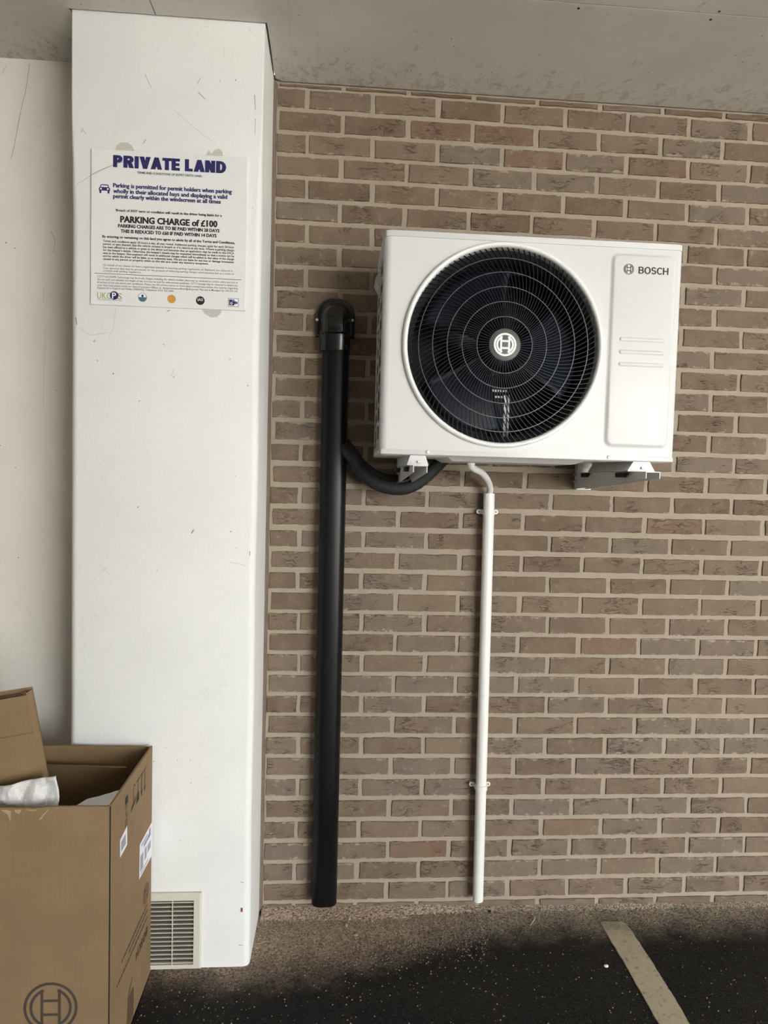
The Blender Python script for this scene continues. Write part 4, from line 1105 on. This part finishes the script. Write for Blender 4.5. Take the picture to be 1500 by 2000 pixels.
obj('brand_print', mb, M['boxprint'], box, fix=False)
mb = MB(); rk = random.Random(8)
for z, y0, y1 in ((.268, -.600, -.352), (.250, -.540, -.352), (.229, -.640, -.352)):   # lines too small to read
    y = y0
    while y < y1:
        w = rk.uniform(.008, .024); side_rect(mb, y, min(y + w, y1), z - .0035, z + .0035); y += w + .004
obj('print_lines', mb, M['boxprint2'], box, fix=False)
side_poly('tape_patch', [(249.5, 1950), (261, 1926), (260, 1985), (247, 2012)], 'tape')
side_poly('tape_crease', [(250, 1945), (258, 1908), (258.5, 1910), (250.5, 1947)], 'boxprint2')

# folded panel standing inside the box
ib = thing('inner_panel', (-.75, -.375, BZ0 + T), 'folded brown cardboard panel standing inside the open carton near its back wall', 'cardboard')
pr = px(246, 1500, 1, -.385); pl = px(60, 1488, 1, -.385)
obj('panel', MB().hexa([(pl.x - .3, -.385, BZ0 + T), (pr.x, -.385, BZ0 + T), (pr.x, -.373, BZ0 + T), (pl.x - .3, -.373, BZ0 + T)], [(pl.x - .3, -.385, pl.z), (pr.x, -.385, pr.z), (pr.x, -.373, pr.z), (pl.x - .3, -.373, pl.z)]), M['card2'], ib)
for u0, u1, v in ((111, 132, 1497), (207, 223, 1505)):
    a, b = px(u0, v, 1, -.3855), px(u1, v + 2, 1, -.3855)
    obj('staple_slot', MB().box((a.x, -.3856, a.z - .0015), (b.x, -.3845, a.z + .0015)), M['tape'], ib)

# narrow sleeve leaning out of the box
sl = thing('folded_carton', (-.80, -.57, .40), 'narrow brown cardboard sleeve leaning out of the open carton, top end open', 'carton')
ca, sa = math.cos(math.radians(10.0)), math.sin(math.radians(10.0))
cr = px(53, 1358, 1, -.60)                                   # front top right corner
def sp(x, y, z):                                             # x along the top edge (negative = left), z down along the leaning edge
    return (cr.x + x*ca + z*sa, y, cr.z + x*sa - z*ca)
def plate(x0, x1, y0, y1, z0, z1):
    return MB().hexa([sp(x0, y0, z1), sp(x1, y0, z1), sp(x1, y1, z1), sp(x0, y1, z1)], [sp(x0, y0, z0), sp(x1, y0, z0), sp(x1, y1, z0), sp(x0, y1, z0)])
SW, SD, SLEN = .21, .036, (cr.z - BZ0 - .012)/ca
y0, y1, t = -.600, -.600 + SD, .004
obj('front_face', plate(-SW, 0, y0, y0 + t, 0, SLEN), M['card'], sl)
obj('side_face', plate(-t, 0, y0 + t, y1, -.006, SLEN), M['card'], sl)
obj('back_face', plate(-SW, 0, y1 - t, y1, -.012, SLEN), M['card'], sl)
obj('crease_line', plate(-SW, 0, y0 - .0006, y0 + .001, .098, .1005), M['card2'], sl)
obj('inner_flap', plate(-SW, -.012, y0 + .010, y0 + .013, .004, .05), M['card2'], sl)
obj('inner_flap', plate(-SW, -.016, y0 + .017, y0 + .020, -.002, .05), M['card2'], sl)
mb = MB().tube([sp(-.020, y0 + .008, .004), sp(-.010, y0 + .010, .001), sp(-.012, y0 + .020, -.002), sp(-.024, y0 + .022, -.001)], .004, 6)
obj('torn_edge', mb, M['card'], sl)

def crumple(name, corners, nu, nv, amp, seed, mat, label, cat, thick=.003, freq=14):
    A, B, Cc, D = [Vector(c) for c in corners]; mb = MB(); vs = []
    nrm = (B - A).cross(D - A).normalized()
    for j in range(nv + 1):
        for i in range(nu + 1):
            u, v = i/nu, j/nv; p = A*(1-u)*(1-v) + B*u*(1-v) + Cc*u*v + D*(1-u)*v
            h = noise.noise(p*freq + Vector((seed, 0, 0))) + .55*abs(noise.noise(p*freq*2.3 + Vector((0, seed, 0))))
            vs.append(p + nrm*amp*h)
    W_ = nu + 1
    fs = [(j*W_+i, j*W_+i+1, (j+1)*W_+i+1, (j+1)*W_+i) for j in range(nv) for i in range(nu)]
    o = obj(name, mb.add(vs, fs), M[mat], loc=tuple(D), smooth=14)
    m = o.modifiers.new('thickness', 'SOLIDIFY'); m.thickness = thick
    return tag(o, label, cat)
crumple('foam_wrap', (px(-60, 1548, 1, -.645), px(110, 1515, 1, -.645), px(124, 1700, 1, -.655), px(-60, 1700, 1, -.655)), 44, 30, .013, 3.1, 'wrap', 'crumpled white foam wrap stuffed at the front of the open carton', 'foam wrap', freq=24)
crumple('foam_sheet', (px(112, 1592, 1, -.668), px(211, 1575, 1, -.672), px(237, 1544, 1, -.548), px(170, 1561, 1, -.548)), 18, 10, .004, 7.7, 'wrap', 'flat white foam sheet beside the right wall inside the open carton', 'foam sheet')
